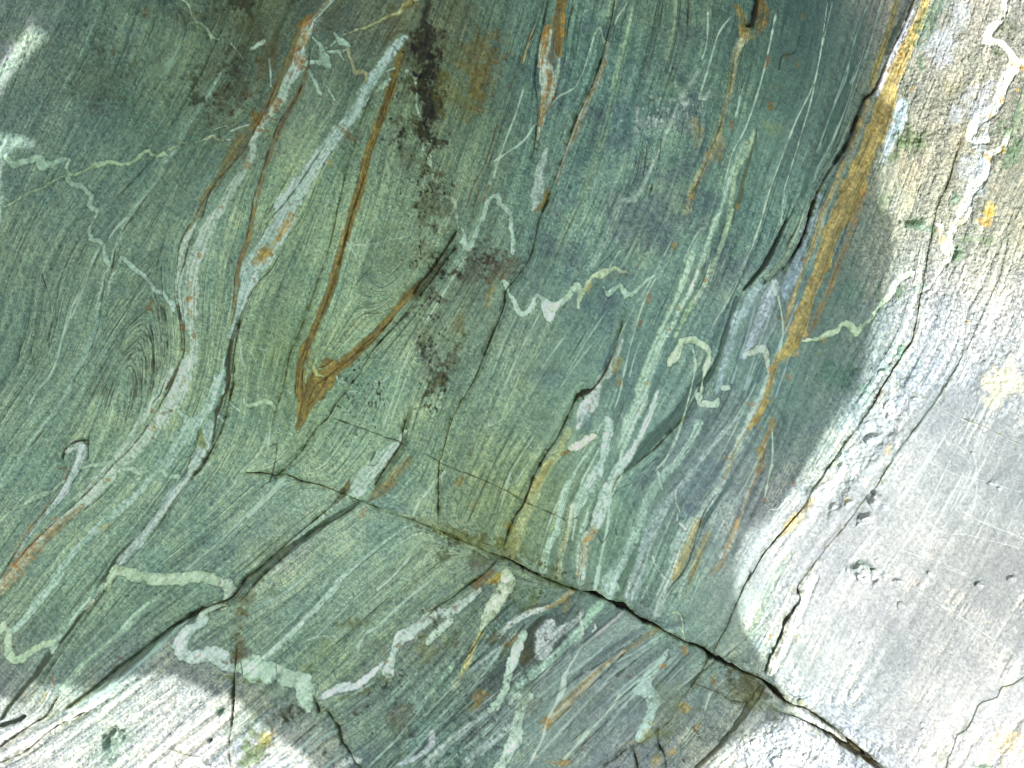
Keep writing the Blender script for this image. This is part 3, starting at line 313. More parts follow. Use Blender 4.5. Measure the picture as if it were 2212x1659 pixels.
F('C', "t23 1750,780 1700,830 1640,920 1570,1030 1480,1140 1410,1260 1380,1310 1290,1380 1160,1470 1050,1510 950,1590 850,1640", 1.3, g=2.5, a=.7, noflow=1); F('C', "t23 1290,1380 1290,1470 1340,1570 1345,1650", 2.2, g=4, noflow=1); F('C', "t23 1580,1030 1750,1090 1880,1160 2080,1170 2212,1220", 1, g=1.5, noflow=1, a=.7); F('C', "t23 1090,1500 1120,1600 1130,1680", 1.6, g=4, noflow=1, step=(2,10)); F('J',"t23 1600,1320 1680,1350 1800,1360",1,noflow=1)
F('D', "t23 2110,1070,8 1980,1250,12 1850,1420,10 1700,1560,7 1580,1660,5", a=.8, c=(62,68,46), g=4, step=(3,14), lab='dark mossy edge above the white block')
for q in ("t23 2110,1130 1980,1300 1850,1450","t23 2212,1100 2050,1300 1900,1480 1750,1600"): F('T', q, 2, a=.6, c=(165,180,175))
for q in ("t13 1780,990 1650,1150 1500,1330 1350,1470","t13 1600,1060 1480,1190 1350,1280","t13 2000,1130 1850,1290 1650,1480","t13 2212,1000 2100,1070 1980,1160","t23 1000,460 850,590 700,710","t23 600,760 400,930 250,1060","t23 1060,760 840,980","t23 920,1280 700,1480","t23 700,300 660,380 560,540 540,580","t13 1100,350 700,700","t13 560,1290 430,1400 380,1450","t13 1750,700 1500,1050","t13 1250,1480 1050,1659","t13 2100,1200 1800,1460 1600,1659","t13 1960,1250 1760,1400","t23 1250,750 900,1000","t23 1180,640 900,830 760,920"): F('J', q, 1.5, a=.75, c=(46,54,50))
for q in ("t13 1450,1050 1200,1380 950,1620","t13 1750,1020 1480,1350 1350,1400 1200,1440","t13 2000,1300 1500,1620","t13 2212,1230 1900,1480 1700,1659","t13 1000,980 700,1160","t13 1320,920 1100,1150","t13 600,1320 350,1560","t13 760,1330 620,1380 480,1500","t13 780,1500 560,1659","t23 120,1300 0,1420","t23 1000,620 700,880 560,960","t23 1500,700 1250,900 1000,1100","t23 1340,640 1150,760 960,860","t23 1150,1050 900,1330","t13 600,60 300,300 60,420","t13 900,300 550,640","t13 2050,620 1900,850 1700,1100"): F('T', q, 2.0, a=.55, c=(165,192,182))
import random as _r
_R = _r.Random(5)
for k in range(34):
    x = 850 + k * 20 + _R.uniform(-12, 12); y = 1900 - max(0, k - 16) * 3; L_ = _R.uniform(.45, 1.0); o_ = _R.uniform(0, .35)
    P_ = [(x + 470 * t + 14 * math.sin(t * 5 + k * .7), y - 470 * t + 60 * t * t) for t in (o_, o_ + .2 * L_, o_ + .4 * L_, o_ + .62 * L_)]
    s_ = "t00 " + " ".join("%.0f,%.0f" % (a_ / (700 / 2212), b_ / (700 / 2212)) for a_, b_ in P_)
    if k % 3 == 0: F('J', s_, 1.1, a=.7, c=(46,52,46))
    elif k % 3 == 1: F('T', s_, 1.6, a=.35, c=(170,190,184))
    else: F('T', s_, 2.6, a=.3, c=(176,192,190))
F('W',"t13 1440,1380,7 1430,1470,6 1350,1540,5 1200,1600,5",a=.8,c=(190,200,205)); F('W',"t13 2180,1250,6 2000,1380,8 1850,1480,8 1700,1600,8",a=.6,c=(165,185,180)); F('W',"t13 900,1560,5 800,1560,6 700,1640,4",a=.7,c=(190,205,200))
F('C', "t13 535,1070 555,1130 590,1210", 2.2, g=3, noflow=1); F('C', "t13 640,1190,1 690,1260,2 740,1340,2.5 760,1420,2 800,1470,2.5 860,1570,1.5 930,1650,1.5", g=3, noflow=1, a=.85); F('C', "t03 1850,700,1 1840,830,2 1830,1000,2 1830,1200,2 1810,1480,1 1830,1600,1.5", g=4, noflow=1, a=.85); F('J',"t13 250,860 262,970",2.2,noflow=1,noend=1,c=(70,40,30)); F('J',"t03 1880,810 1895,920",2,noflow=1,noend=1)
F('V', "t03 1180,1670,5 1330,1600,8 1380,1570,8 1400,1620,6 1460,1620,8 1510,1560,8 1590,1550,8 1620,1600,8 1700,1630,8 1800,1620,6", c=(205,205,198), h=2, lab='sunlit crinkled quartz vein at the bottom edge')
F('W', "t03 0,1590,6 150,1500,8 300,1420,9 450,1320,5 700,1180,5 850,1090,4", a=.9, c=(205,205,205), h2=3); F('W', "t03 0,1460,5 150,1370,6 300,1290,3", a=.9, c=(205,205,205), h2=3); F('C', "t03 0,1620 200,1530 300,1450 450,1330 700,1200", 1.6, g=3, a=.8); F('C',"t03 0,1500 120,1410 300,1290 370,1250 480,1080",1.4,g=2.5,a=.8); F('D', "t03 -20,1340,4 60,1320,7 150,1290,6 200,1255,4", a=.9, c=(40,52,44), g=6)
F('D', "t03 540,1180,4 620,1130,5 700,1080,3", a=.8, c=(90,96,70)); F('O',"t03 370,1060,4 360,1110,5 330,1150,3",a=.5,c=(170,155,100)); F('T',"t03 1290,1430 1420,1480 1600,1520",1.3,c=(90,90,70),noflow=1)
for q in ("t03 1700,1180 1400,1400 1150,1620","t03 1100,1000 700,1300 300,1600","t03 1400,1000 900,1350","t03 700,1300 350,1550","t13 300,1460 60,1650","t13 450,1520 200,1659"): F('T', q, 2.5, a=.6, c=(185,195,190))
for x_, y_, dx_, dy_ in ((2600,-200,-110,400),(2780,-250,-100,400),(2640,250,-130,400),(2800,300,-130,400),(2620,700,-180,380),(2800,750,-180,380),(2620,1200,-210,360),(2790,1250,-210,360),(2620,1700,-240,330),(2790,1750,-240,330),(2300,1950,-230,250),(1900,1930,-230,260),(1300,1950,-260,220),(600,1950,-260,200),(150,1950,-260,180),(-40,1500,-180,230),(-120,1000,-150,240),(-100,500,-140,240),(-60,60,-110,240),(-250,300,-110,240),(-250,900,-120,240),(-250,1500,-150,240),(250,-280,-90,240),(800,-280,-90,240),(1300,-280,-60,240),(1800,-280,-60,240),(2200,-280,-80,240)):
    FEAT.append(('G', np.array([(x_, y_, 2.0), (x_ + dx_ / 2, y_ + dy_ / 2, 2.0), (x_ + dx_, y_ + dy_, 2.0)]), {}))
for q in ("t03 1600,1100 1200,1500","t03 1000,1200 600,1500","t33 100,1500 400,1500 700,1600"): F('G', q)
F('V',"t33 320,1090,5 350,1130,7 390,1180,5",c=(150,165,150)); F('W',"t33 430,1210,6 520,1260,9 620,1330,7 720,1380,5 850,1470,4",a=.8,c=(190,200,195),h2=3)

GR=(62,92,66); BK=(26,24,12); BR=(98,84,40); OCH=(168,118,34)
STAINS_AND_LIGHT = [
 (1,0,1400,430,44,120,0,(72,70,40),.55,.8),(1,0,1400,1000,40,70,0,(80,80,46),.5,.8),(1,0,1440,1500,34,90,0,(96,100,62),.4,1),
 (1,0,1400,90,15,46,0,BK,.8,.6),(1,0,1400,300,22,60,0,BK,.92,.7),(1,0,1415,560,25,60,0,BK,1,.6),(1,0,1405,800,27,60,0,BK,1,.6),(1,0,1330,420,34,60,0,(60,62,40),.5,1),(1,0,1390,1060,28,34,0,BK,.85,1),(1,0,1500,1100,18,18,0,(50,48,20),.8,1),(1,0,1250,980,34,30,0,(60,60,34),.65,1),(1,0,1300,1250,30,50,-10,(70,72,40),.5,1),(1,0,1260,750,20,50,0,(60,60,36),.5,1),
 (1,0,1780,450,44,66,20,(112,88,36),.75,.9),(1,0,1620,720,60,44,0,(110,98,52),.7,.9),(1,0,1850,600,26,50,20,(100,84,36),.6,1),(1,0,1650,150,70,40,0,(80,76,44),.55,1),(1,0,1150,150,40,40,0,(84,72,28),.6,1),(1,0,1270,40,30,14,0,(128,96,30),.8,.8),
 (0,0,1500,780,16,16,0,BK,.85,1),(0,0,1480,570,22,22,0,(56,56,30),.75,1),(0,0,1820,700,34,50,20,(58,58,40),.8,1),(0,0,1860,450,22,26,0,(56,58,40),.7,1),(0,0,1900,40,70,26,0,(44,44,26),.8,1),(0,0,1650,120,60,30,0,(70,78,48),.6,1),(0,0,2080,400,18,110,20,(92,78,34),.6,.8),(0,0,700,580,95,60,-35,(84,88,68),.5,.8),(0,0,860,390,10,7,0,(110,84,36),.6,1),(0,0,1110,100,7,11,0,(120,84,30),.7,1),(0,0,1050,60,50,26,0,(64,72,50),.45,1),(0,0,1600,600,30,40,20,(70,72,36),.5,1),(0,0,1500,1250,80,60,-40,(92,104,72),.25,1),(0,0,1250,700,60,80,20,(94,106,66),.3,1),
 (0,0,1730,880,30,40,30,(74,70,44),.5,1),(0,0,1950,200,40,60,10,(70,64,30),.6,1),
 (1,0,700,80,50,24,-50,(70,66,34),.5,1),(1,0,1000,80,40,20,0,(70,66,30),.5,1),(1,0,750,560,46,50,0,(80,96,78),.4,1),
 (1,1,1420,150,28,70,0,(76,74,48),.6,1),(1,1,1350,500,26,40,0,(90,96,60),.5,1),(1,1,1450,850,30,46,30,(70,62,36),.75,1.2),(1,1,1300,880,20,30,0,(84,84,50),.4,1),(1,1,1380,1200,24,60,10,(84,84,56),.5,1.2),(1,1,1830,600,60,24,-45,(72,66,50),.65,1.3),(1,1,1980,620,24,30,20,(80,62,36),.7,1.2),(1,1,1700,800,50,30,-40,(76,76,60),.45,1.2),(1,1,1600,1350,14,46,30,(66,64,30),.85,.8),(1,1,1480,1520,12,40,30,(66,62,30),.85,.8),(1,2,1440,130,12,44,20,(58,56,30),.85,.8),(1,2,1340,290,10,30,20,(64,64,36),.7,.8),(1,1,1640,1080,12,26,10,(120,100,50),.6,1),(1,1,1900,850,8,34,20,(150,120,60),.6,1),(1,1,1150,400,50,60,0,(112,118,80),.3,1),(1,1,1050,620,60,40,0,(100,112,84),.3,1.2),
 (1,1,310,310,26,12,-50,OCH,.9,.9),(1,1,230,430,10,7,-50,(150,110,34),.85,.9),(1,1,150,520,18,10,-30,(150,112,34),.9,.9),(1,1,110,560,18,9,-30,OCH,.7,.9),(1,1,60,740,3,5,0,(140,100,40),.8,1),
 (1,0,760,1000,13,17,0,(112,78,24),.9,1.2),(1,0,640,1255,7,5,0,(150,120,60),.8,1),(1,0,450,180,14,9,-40,(150,98,26),.85,1),(1,0,455,330,12,16,0,(176,128,60),.7,1),(1,0,425,480,9,16,0,(150,92,34),.8,1),(1,0,240,800,11,12,30,(150,96,36),.85,1),(1,0,95,920,14,13,0,(120,84,24),.85,1.1),(1,0,15,1260,14,14,-30,(138,92,24),.9,1),
 (0,0,1690,1590,12,9,0,(150,98,30),.85,1.1),(0,1,1535,540,6,8,0,(168,118,40),.8,1),(0,1,1450,780,6,8,0,(168,118,40),.8,1),(0,1,1440,882,8,6,0,(160,104,30),.9,1),(0,1,1455,985,8,8,0,(180,130,60),.7,1),(0,1,1395,1100,6,10,0,(130,84,24),.8,1),(0,1,1470,1020,6,5,0,(150,100,30),.8,1),(0,1,1490,1170,5,6,0,(120,74,20),.85,1),(0,1,1440,1510,6,14,10,(128,80,26),.75,1),(0,1,1410,1510,4,8,0,(150,110,50),.7,1),(0,1,1140,930,6,9,0,(130,96,44),.7,1),(0,1,1420,1270,10,9,0,(110,100,50),.5,1),
 (0,2,1200,455,9,9,0,(165,125,45),.8,1),(0,2,1280,340,8,6,0,(130,85,40),.7,1),(0,2,1500,660,5,10,30,(170,120,70),.6,1),(0,2,830,850,8,5,0,(185,150,90),.6,1),(0,2,820,1215,14,6,-30,(175,150,95),.6,1),(0,2,940,1545,6,5,0,(175,140,70),.6,1),
 (1,2,1730,690,4,14,10,(110,96,44),.7,1),(1,2,1650,880,8,14,10,(120,94,36),.85,.9),(1,2,1620,980,5,12,10,(72,64,36),.6,1),(1,2,1760,1060,7,14,20,(150,130,70),.5,1),(1,2,2020,1220,12,14,0,(150,120,55),.8,1),(1,2,1810,1300,30,14,20,(84,84,34),.7,1),(1,2,1900,1370,60,16,22,(92,96,50),.55,1),(1,2,1500,1230,50,14,20,(100,110,60),.45,1),(1,2,1650,1300,34,14,22,(90,96,44),.6,1),
 (1,2,1510,1450,18,15,0,(74,84,48),.9,.7),(1,2,1580,1372,11,6,20,(66,72,40),.85,.8),(1,2,1780,1500,30,13,0,(62,70,42),.85,.9),(1,2,1790,1560,26,10,0,(96,94,90),.6,1),(1,2,350,980,16,16,0,(94,110,60),.4,1),(1,2,110,1400,30,60,45,(100,110,60),.35,1),(1,2,420,550,12,60,40,(120,130,90),.3,1),
 (1,3,1620,630,36,24,-30,(74,76,44),.85,.9),(1,3,1900,670,12,9,0,(84,80,44),.85,.8),(1,3,1180,1290,28,24,-40,(88,82,58),.7,.9),(1,3,1370,780,26,30,0,(100,108,56),.6,1),(1,3,870,540,30,12,0,(96,98,50),.7,1.1),(1,3,640,740,26,20,0,(104,116,64),.5,1),(1,3,850,1080,40,9,-20,(100,104,44),.7,1),(1,3,1050,960,22,12,0,(90,96,50),.6,1),(1,3,1950,190,14,8,-20,(186,150,60),.6,1),(1,3,1620,430,11,8,0,(140,84,30),.9,.8),(1,3,2040,350,10,18,20,(60,66,34),.7,1),(1,3,1790,230,20,22,40,(120,84,40),.6,1),(1,3,1000,720,30,20,30,(90,96,84),.5,1.3),(1,3,1100,830,5,7,0,(150,96,30),.85,1),(1,3,1180,710,10,8,0,(120,86,34),.85,1),
 (1,3,140,1440,46,22,-45,(84,82,44),.85,.9),(1,3,200,1380,22,9,-55,(176,140,70),.75,1.1),(1,3,80,1500,36,16,-30,(78,100,70),.85,.9),(1,3,1790,1150,12,20,40,(150,112,56),.7,1),(1,3,340,1200,26,16,0,(70,76,60),.75,1.2),(1,3,220,1300,40,18,-50,(80,96,60),.5,1.2),(1,3,490,900,14,14,0,(96,100,50),.5,1),
 (2,3,100,690,10,10,0,(70,66,40),.8,1),(2,3,260,820,18,20,0,(78,74,50),.8,.9),(2,3,120,380,10,22,30,(64,72,40),.7,1),(2,3,280,380,26,18,-40,(86,98,50),.55,1),(2,3,30,230,16,10,0,(150,110,40),.7,1),(2,3,1720,990,10,17,5,(140,104,56),.9,.6),(2,3,1500,1210,16,16,0,(160,126,76),.85,.7),(2,3,1395,1535,15,8,-20,(178,130,52),.9,.7),(2,3,1325,890,7,5,0,(176,120,60),.85,1),(2,3,1505,780,5,8,0,(150,110,60),.8,1),(2,3,1135,905,6,4,-40,(130,84,44),.85,1),(2,3,1075,970,5,4,0,(140,96,50),.8,1),(2,3,1590,1350,9,6,-40,(176,126,76),.8,1),(2,3,560,1610,26,7,-5,(176,124,52),.8,.8),(2,3,330,1580,4,4,0,(150,90,34),.8,1),(2,3,1250,1610,14,8,-20,(176,140,90),.7,1),(2,3,430,1300,12,14,30,(170,124,62),.7,1),
 (2,3,2030,1060,34,20,30,(74,76,40),.85,.8),(2,3,1950,1150,50,18,30,(88,92,50),.7,.9),(2,3,1300,1400,20,16,0,(110,110,60),.5,1),(2,3,1380,1240,30,70,20,(110,122,90),.5,1),(2,3,1200,1400,36,16,-30,(170,150,96),.5,1.1),(2,3,700,230,20,10,20,(80,84,60),.5,1),(2,3,200,300,60,16,20,(78,90,46),.55,1),(2,3,460,190,46,22,25,(96,110,60),.5,1),(2,3,290,1170,24,34,0,(100,112,86),.6,.9),(2,3,690,1190,30,16,-30,(104,120,104),.5,1.1),
 (2,0,1550,1530,9,11,0,(172,122,38),.95,.8),(2,0,1530,1605,4,4,0,(110,76,36),.8,1),(2,0,1900,1600,4,8,0,(150,110,44),.8,1),(2,0,1665,1188,4,4,0,(150,92,40),.8,1),(2,0,1770,1200,4,18,15,(128,90,40),.85,.8),(2,0,1740,1140,12,22,20,(150,140,92),.55,1),(2,0,1855,960,3,13,0,(120,74,30),.85,.8),(2,0,2110,500,5,16,15,(128,80,36),.85,.9),(2,0,2140,840,4,9,20,(150,92,36),.85,.9),(2,0,380,930,5,9,0,(165,110,40),.8,.9),(2,0,630,1050,6,7,0,(150,110,46),.7,1),(2,0,870,490,3,9,0,(150,92,36),.8,1),(2,0,1980,1100,3,5,0,(150,100,36),.8,1),(3,0,385,450,9,11,0,(112,80,30),.85,1),(3,0,505,130,4,6,0,(130,90,34),.8,1),(3,0,300,75,5,6,0,(140,90,50),.7,1),(3,0,300,690,5,7,0,(140,100,44),.8,1),(3,0,245,840,5,9,10,(140,96,34),.8,1),(3,0,460,510,5,9,0,(128,96,44),.6,1),
 (2,1,1415,455,7,13,20,(150,112,60),.8,.9),(2,1,1210,905,4,14,10,(150,100,40),.85,.8),(2,1,1150,1060,3,9,10,(130,86,34),.85,.9),(2,1,970,1385,6,13,25,(150,130,76),.7,.9),(2,1,985,1530,4,13,5,(165,120,44),.9,.8),(2,1,1190,1530,7,10,30,(186,142,80),.8,.9),(2,1,1605,660,4,7,0,(150,106,36),.8,1),(2,1,1655,742,4,5,0,(160,100,30),.85,1),(2,1,1450,955,4,6,0,(160,110,40),.8,1),(2,1,1375,1115,3,6,0,(150,92,30),.85,1),(2,1,265,1100,6,8,0,(62,80,84),.85,.8),(2,1,1215,500,3,5,0,(80,74,66),.7,1),(2,1,460,965,11,12,0,(200,172,110),.6,.8),(2,1,755,780,6,10,20,(196,160,104),.6,.8),(2,1,470,1450,22,14,0,(90,112,110),.6,1.2),(2,1,410,1530,20,16,0,(96,122,118),.5,1.2),(2,1,720,1450,8,14,0,(84,118,108),.5,1),
 (2,1,1850,480,8,11,0,(78,102,104),.6,1.1),(2,1,1790,570,7,8,0,(72,96,98),.6,1.1),(2,1,1840,650,10,7,0,(76,98,100),.6,1.1),(2,1,1755,695,9,10,0,(74,96,98),.6,1.1),(2,1,1900,240,5,7,0,(74,100,96),.7,1),(2,1,1445,590,4,5,0,(70,94,96),.7,1),
 (2,0,1230,1090,15,13,0,(66,96,98),.75,1),(2,0,1400,1220,9,8,0,(68,98,98),.7,1),(2,0,1030,1170,9,7,0,(66,92,88),.7,1),(2,0,1380,860,26,20,0,(78,102,104),.6,1.2),(2,0,1450,610,26,14,0,(74,98,94),.6,1.2),(2,0,960,1090,12,8,0,(66,90,84),.5,1.2),(2,0,1780,450,40,60,15,(70,92,86),.55,1),(2,0,1730,120,40,22,0,(58,82,68),.65,1),(2,0,960,960,26,34,10,(98,136,132),.45,.8),(2,0,1230,1330,20,26,0,(100,140,134),.5,.8),(2,0,1380,1130,34,24,0,(104,138,118),.4,.8),(2,0,1400,690,34,20,0,(110,140,112),.45,.8),(2,0,1630,170,40,22,20,(104,134,108),.45,.9),(2,0,620,330,26,20,0,(74,104,84),.55,1),(2,0,1050,760,30,30,0,(84,116,114),.5,1.1),(2,0,2030,800,30,18,0,(64,90,78),.5,1),(3,0,270,1000,26,20,0,(122,140,92),.5,.9),(3,0,240,1140,26,22,0,(100,140,120),.4,.9),(2,0,870,20,6,6,0,(50,76,70),.8,1),
 (2,1,520,200,24,34,10,(96,112,112),.5,1.2),(2,1,600,560,36,26,-30,(88,106,108),.55,1.2),(2,1,570,720,18,18,0,(86,108,106),.6,1.2),(2,1,350,630,22,30,20,(92,110,104),.5,1.2),(2,1,400,430,16,22,0,(84,104,106),.5,1.2),(2,1,1000,680,22,8,-30,(88,96,84),.6,1.2),(2,1,380,860,12,8,0,(80,94,90),.6,1.2),(2,1,690,260,24,30,0,(98,118,118),.4,1.2),
 (2,2,740,430,14,18,20,(84,106,106),.7,1),(2,2,740,370,26,14,0,(100,124,124),.5,1),(2,2,840,830,12,9,0,(94,116,118),.6,1.1),(2,2,880,770,14,12,0,(104,128,126),.5,1.1),(2,2,1520,1110,34,12,-25,(84,104,118),.75,1),(2,2,1620,870,46,30,-50,(88,114,122),.6,.9),(2,2,1290,950,20,20,0,(110,142,118),.4,1),(2,2,1010,1020,4,26,-15,(88,118,104),.6,.8),(2,2,1100,850,5,24,0,(86,112,108),.6,.8),(2,2,1440,1185,5,4,0,(70,84,90),.85,1),(2,2,150,1230,12,22,-20,(120,100,50),.6,1),(2,2,230,700,20,60,25,(112,134,90),.4,1),(2,2,200,1400,60,16,22,(100,108,60),.6,1),
 (3,0,1500,170,22,60,30,GR,.85,.6),(3,0,1410,500,13,20,20,(70,100,70),.8,.8),(3,0,1330,1080,32,34,20,(62,88,48),.9,.6),(3,0,1200,1220,20,14,-20,(62,86,50),.85,.7),(3,0,1120,1530,18,36,10,(80,104,68),.6,.9),(3,0,2005,388,18,7,20,(58,80,40),.85,.8),(3,0,1665,400,14,8,0,(80,104,78),.7,1),(3,0,2090,160,22,26,30,(74,84,58),.75,1),(3,0,2170,900,18,60,15,(64,92,60),.8,1),(3,0,2130,1180,36,26,0,(66,94,66),.8,1),(3,0,2050,960,14,20,30,(70,94,66),.7,1),(3,0,1740,200,10,6,0,(96,112,86),.6,1),(3,0,1800,450,20,8,0,(104,118,104),.5,1),(3,0,1650,640,40,26,-20,(112,110,70),.45,1),(3,0,1700,1530,20,12,0,(86,112,96),.6,1),(3,0,1640,60,10,50,20,(84,96,60),.6,.8),(3,0,1960,1620,10,14,0,(180,150,90),.7,1),(3,0,1840,1300,30,60,10,(160,172,186),.5,.8),(3,0,1900,780,40,60,30,(158,166,180),.55,.8),(3,0,1600,350,40,40,30,(158,166,180),.5,.8),(3,0,1700,120,30,40,0,(160,168,176),.5,.8),  # dark green ellipses here and below, several set over the pits
 (3,1,1390,305,26,14,10,GR,.9,.7),(3,1,1460,340,16,10,10,(96,120,108),.8,.7),(3,1,1525,350,10,18,0,(62,88,60),.9,.6),(3,1,1310,370,7,12,0,(90,112,98),.7,.9),(3,1,1720,540,13,22,10,(64,96,66),.9,.6),(3,1,1850,430,36,9,5,(84,104,74),.75,.9),(3,1,1270,820,18,9,-40,(62,92,62),.85,.7),(3,1,1420,790,18,6,-20,(96,124,112),.7,1),(3,1,1700,95,12,6,30,(86,110,96),.7,.8),(3,1,1255,1290,20,24,20,(96,136,118),.85,.5),(3,1,1400,1370,18,12,-10,(104,136,122),.75,.7),(3,1,1140,1450,16,6,-30,(92,124,112),.7,.9),(3,1,900,870,30,34,20,(66,104,88),.6,.8),(3,1,1100,830,10,16,0,(74,100,84),.7,.8),(3,1,950,1100,26,8,0,(80,104,90),.5,1),(3,1,820,1500,60,40,0,(78,112,96),.5,1),(3,1,930,950,34,20,-20,(100,116,116),.6,1.3),(3,1,700,1230,20,8,-20,(78,106,96),.6,1.2),
 (3,1,1940,270,12,14,30,(178,128,52),.9,.9),(3,1,1970,195,4,9,20,(190,140,70),.7,1),(3,1,1735,290,5,5,0,(200,150,90),.8,1),(3,1,1570,355,5,7,0,(190,140,90),.7,1),(3,1,1600,420,10,8,0,(196,156,110),.7,1),(3,0,2050,770,5,8,0,(176,120,60),.85,1),(3,0,1965,885,5,6,0,(180,130,60),.8,1),(3,0,2060,1160,6,8,0,(180,130,60),.85,1),(3,0,1955,1210,7,9,0,(176,120,60),.85,1),(3,0,2120,500,8,9,0,(186,130,70),.85,1),(3,0,2180,520,8,9,0,(190,140,80),.8,1),(3,0,2170,690,4,5,0,(180,130,60),.8,1),
 (3,1,2050,1550,30,60,20,(180,180,150),.6,.8),(3,2,2130,110,50,34,20,(170,168,146),.5,.9),
 (3,1,410,1490,9,10,0,(150,96,50),.8,.9),(3,1,470,1240,9,10,0,(140,120,80),.7,1),(3,1,260,1420,4,5,0,(170,110,50),.85,1),(3,1,390,1300,24,16,-30,(196,160,100),.6,.9),(3,0,30,260,20,14,0,(120,88,40),.7,.9),
 (3,2,180,640,7,16,0,(150,118,60),.85,.9),(3,2,165,780,7,12,0,(140,100,60),.85,.9),(3,2,105,930,4,4,0,(150,100,40),.85,1),(3,2,220,1020,4,6,0,(150,90,40),.8,1),(3,2,5,1210,6,14,0,(176,130,70),.8,.9),(3,2,440,890,5,6,0,(110,70,50),.85,1),(3,2,275,390,7,22,0,(150,120,66),.6,1),(3,2,520,530,3,12,20,(170,160,100),.6,1),(3,2,865,1020,4,5,0,(180,140,70),.7,1),(3,2,990,865,3,4,0,(190,150,90),.7,1),(3,2,720,40,50,18,0,(66,104,84),.6,1),
 (3,2,1080,50,26,7,-30,(84,112,100),.8,.8),(3,2,1000,145,9,5,0,(100,128,114),.7,.8),
 (0,3,920,1430,34,30,-40,(76,104,86),.7,.9),(0,3,890,1480,40,20,-20,(90,114,98),.6,1),(0,3,1720,1170,10,26,30,(90,124,104),.8,1),(0,3,1750,1240,7,14,20,(84,104,88),.7,1),(0,3,1665,1400,4,7,10,(74,92,80),.85,.8),(0,3,1585,1120,5,3,-20,(80,96,84),.8,1),(0,3,1810,1330,5,10,10,(84,104,90),.6,1),(0,3,940,1580,6,5,-30,(96,104,104),.85,.7),(0,3,450,1220,18,6,-30,(84,100,74),.7,1),
 (0,3,1850,620,17,60,5,(86,84,48),.8,1),(0,3,1860,760,20,22,0,(92,82,50),.75,1),(0,3,1900,380,24,22,-40,(96,92,44),.75,1),(0,3,1780,930,28,7,0,(96,104,40),.8,1),(0,3,1980,960,30,6,5,(92,102,42),.75,1),(0,3,2100,300,12,16,0,(92,108,66),.5,1),(0,3,1560,770,14,5,-10,(206,160,116),.7,1.1),(0,3,90,580,5,4,0,(190,140,90),.7,1),
 (0,3,1990,1200,60,26,-50,(84,112,84),.4,1),(0,3,1690,700,20,9,0,(96,92,60),.3,1),
 (3,3,1490,150,16,12,20,(104,124,122),.6,.8),(3,3,1860,240,14,6,30,(100,120,120),.6,.8),(3,3,1620,1140,10,8,0,(120,138,150),.6,1),(3,3,1840,1140,26,5,10,(130,140,136),.5,1),(3,3,1590,1560,16,34,15,(104,112,96),.6,1.2),(3,3,1750,1360,8,18,20,(110,116,104),.5,1.2),(3,3,1930,1540,16,14,0,(176,160,140),.7,1),(3,3,2060,1490,30,20,-20,(150,140,104),.6,1.1),(3,3,2150,1480,36,30,-20,(165,152,125),.45,1.2),(3,3,1890,1645,22,5,0,(40,88,54),.95,.5),(3,3,510,1160,9,9,0,(96,108,84),.8,.7),(3,3,480,1150,20,8,30,(120,130,96),.6,1),(3,3,420,1140,30,10,40,(130,138,100),.5,1),(3,3,420,290,10,16,0,(96,108,60),.5,1),(3,3,1020,120,26,16,20,(96,124,112),.5,.9),
 (3,3,250,1200,40,10,20,(110,128,104),.5,1),(3,3,80,1060,40,26,20,(76,78,46),.8,.9),(3,3,360,1190,26,9,25,(110,126,110),.8,1),(3,3,870,1530,24,7,30,(66,70,52),.8,1),
 (0,0,100,330,40,16,-45,(176,176,178),.5,1.5),(0,0,240,200,40,12,-40,(170,172,170),.45,1.6),(0,0,30,620,8,50,15,(172,174,180),.5,1.4),(0,0,1000,230,30,16,0,(120,138,132),.5,1.2),  # first three: sunlit slopes at the top left, painted pale
]
RU=(150,92,30); DK=(40,42,30)
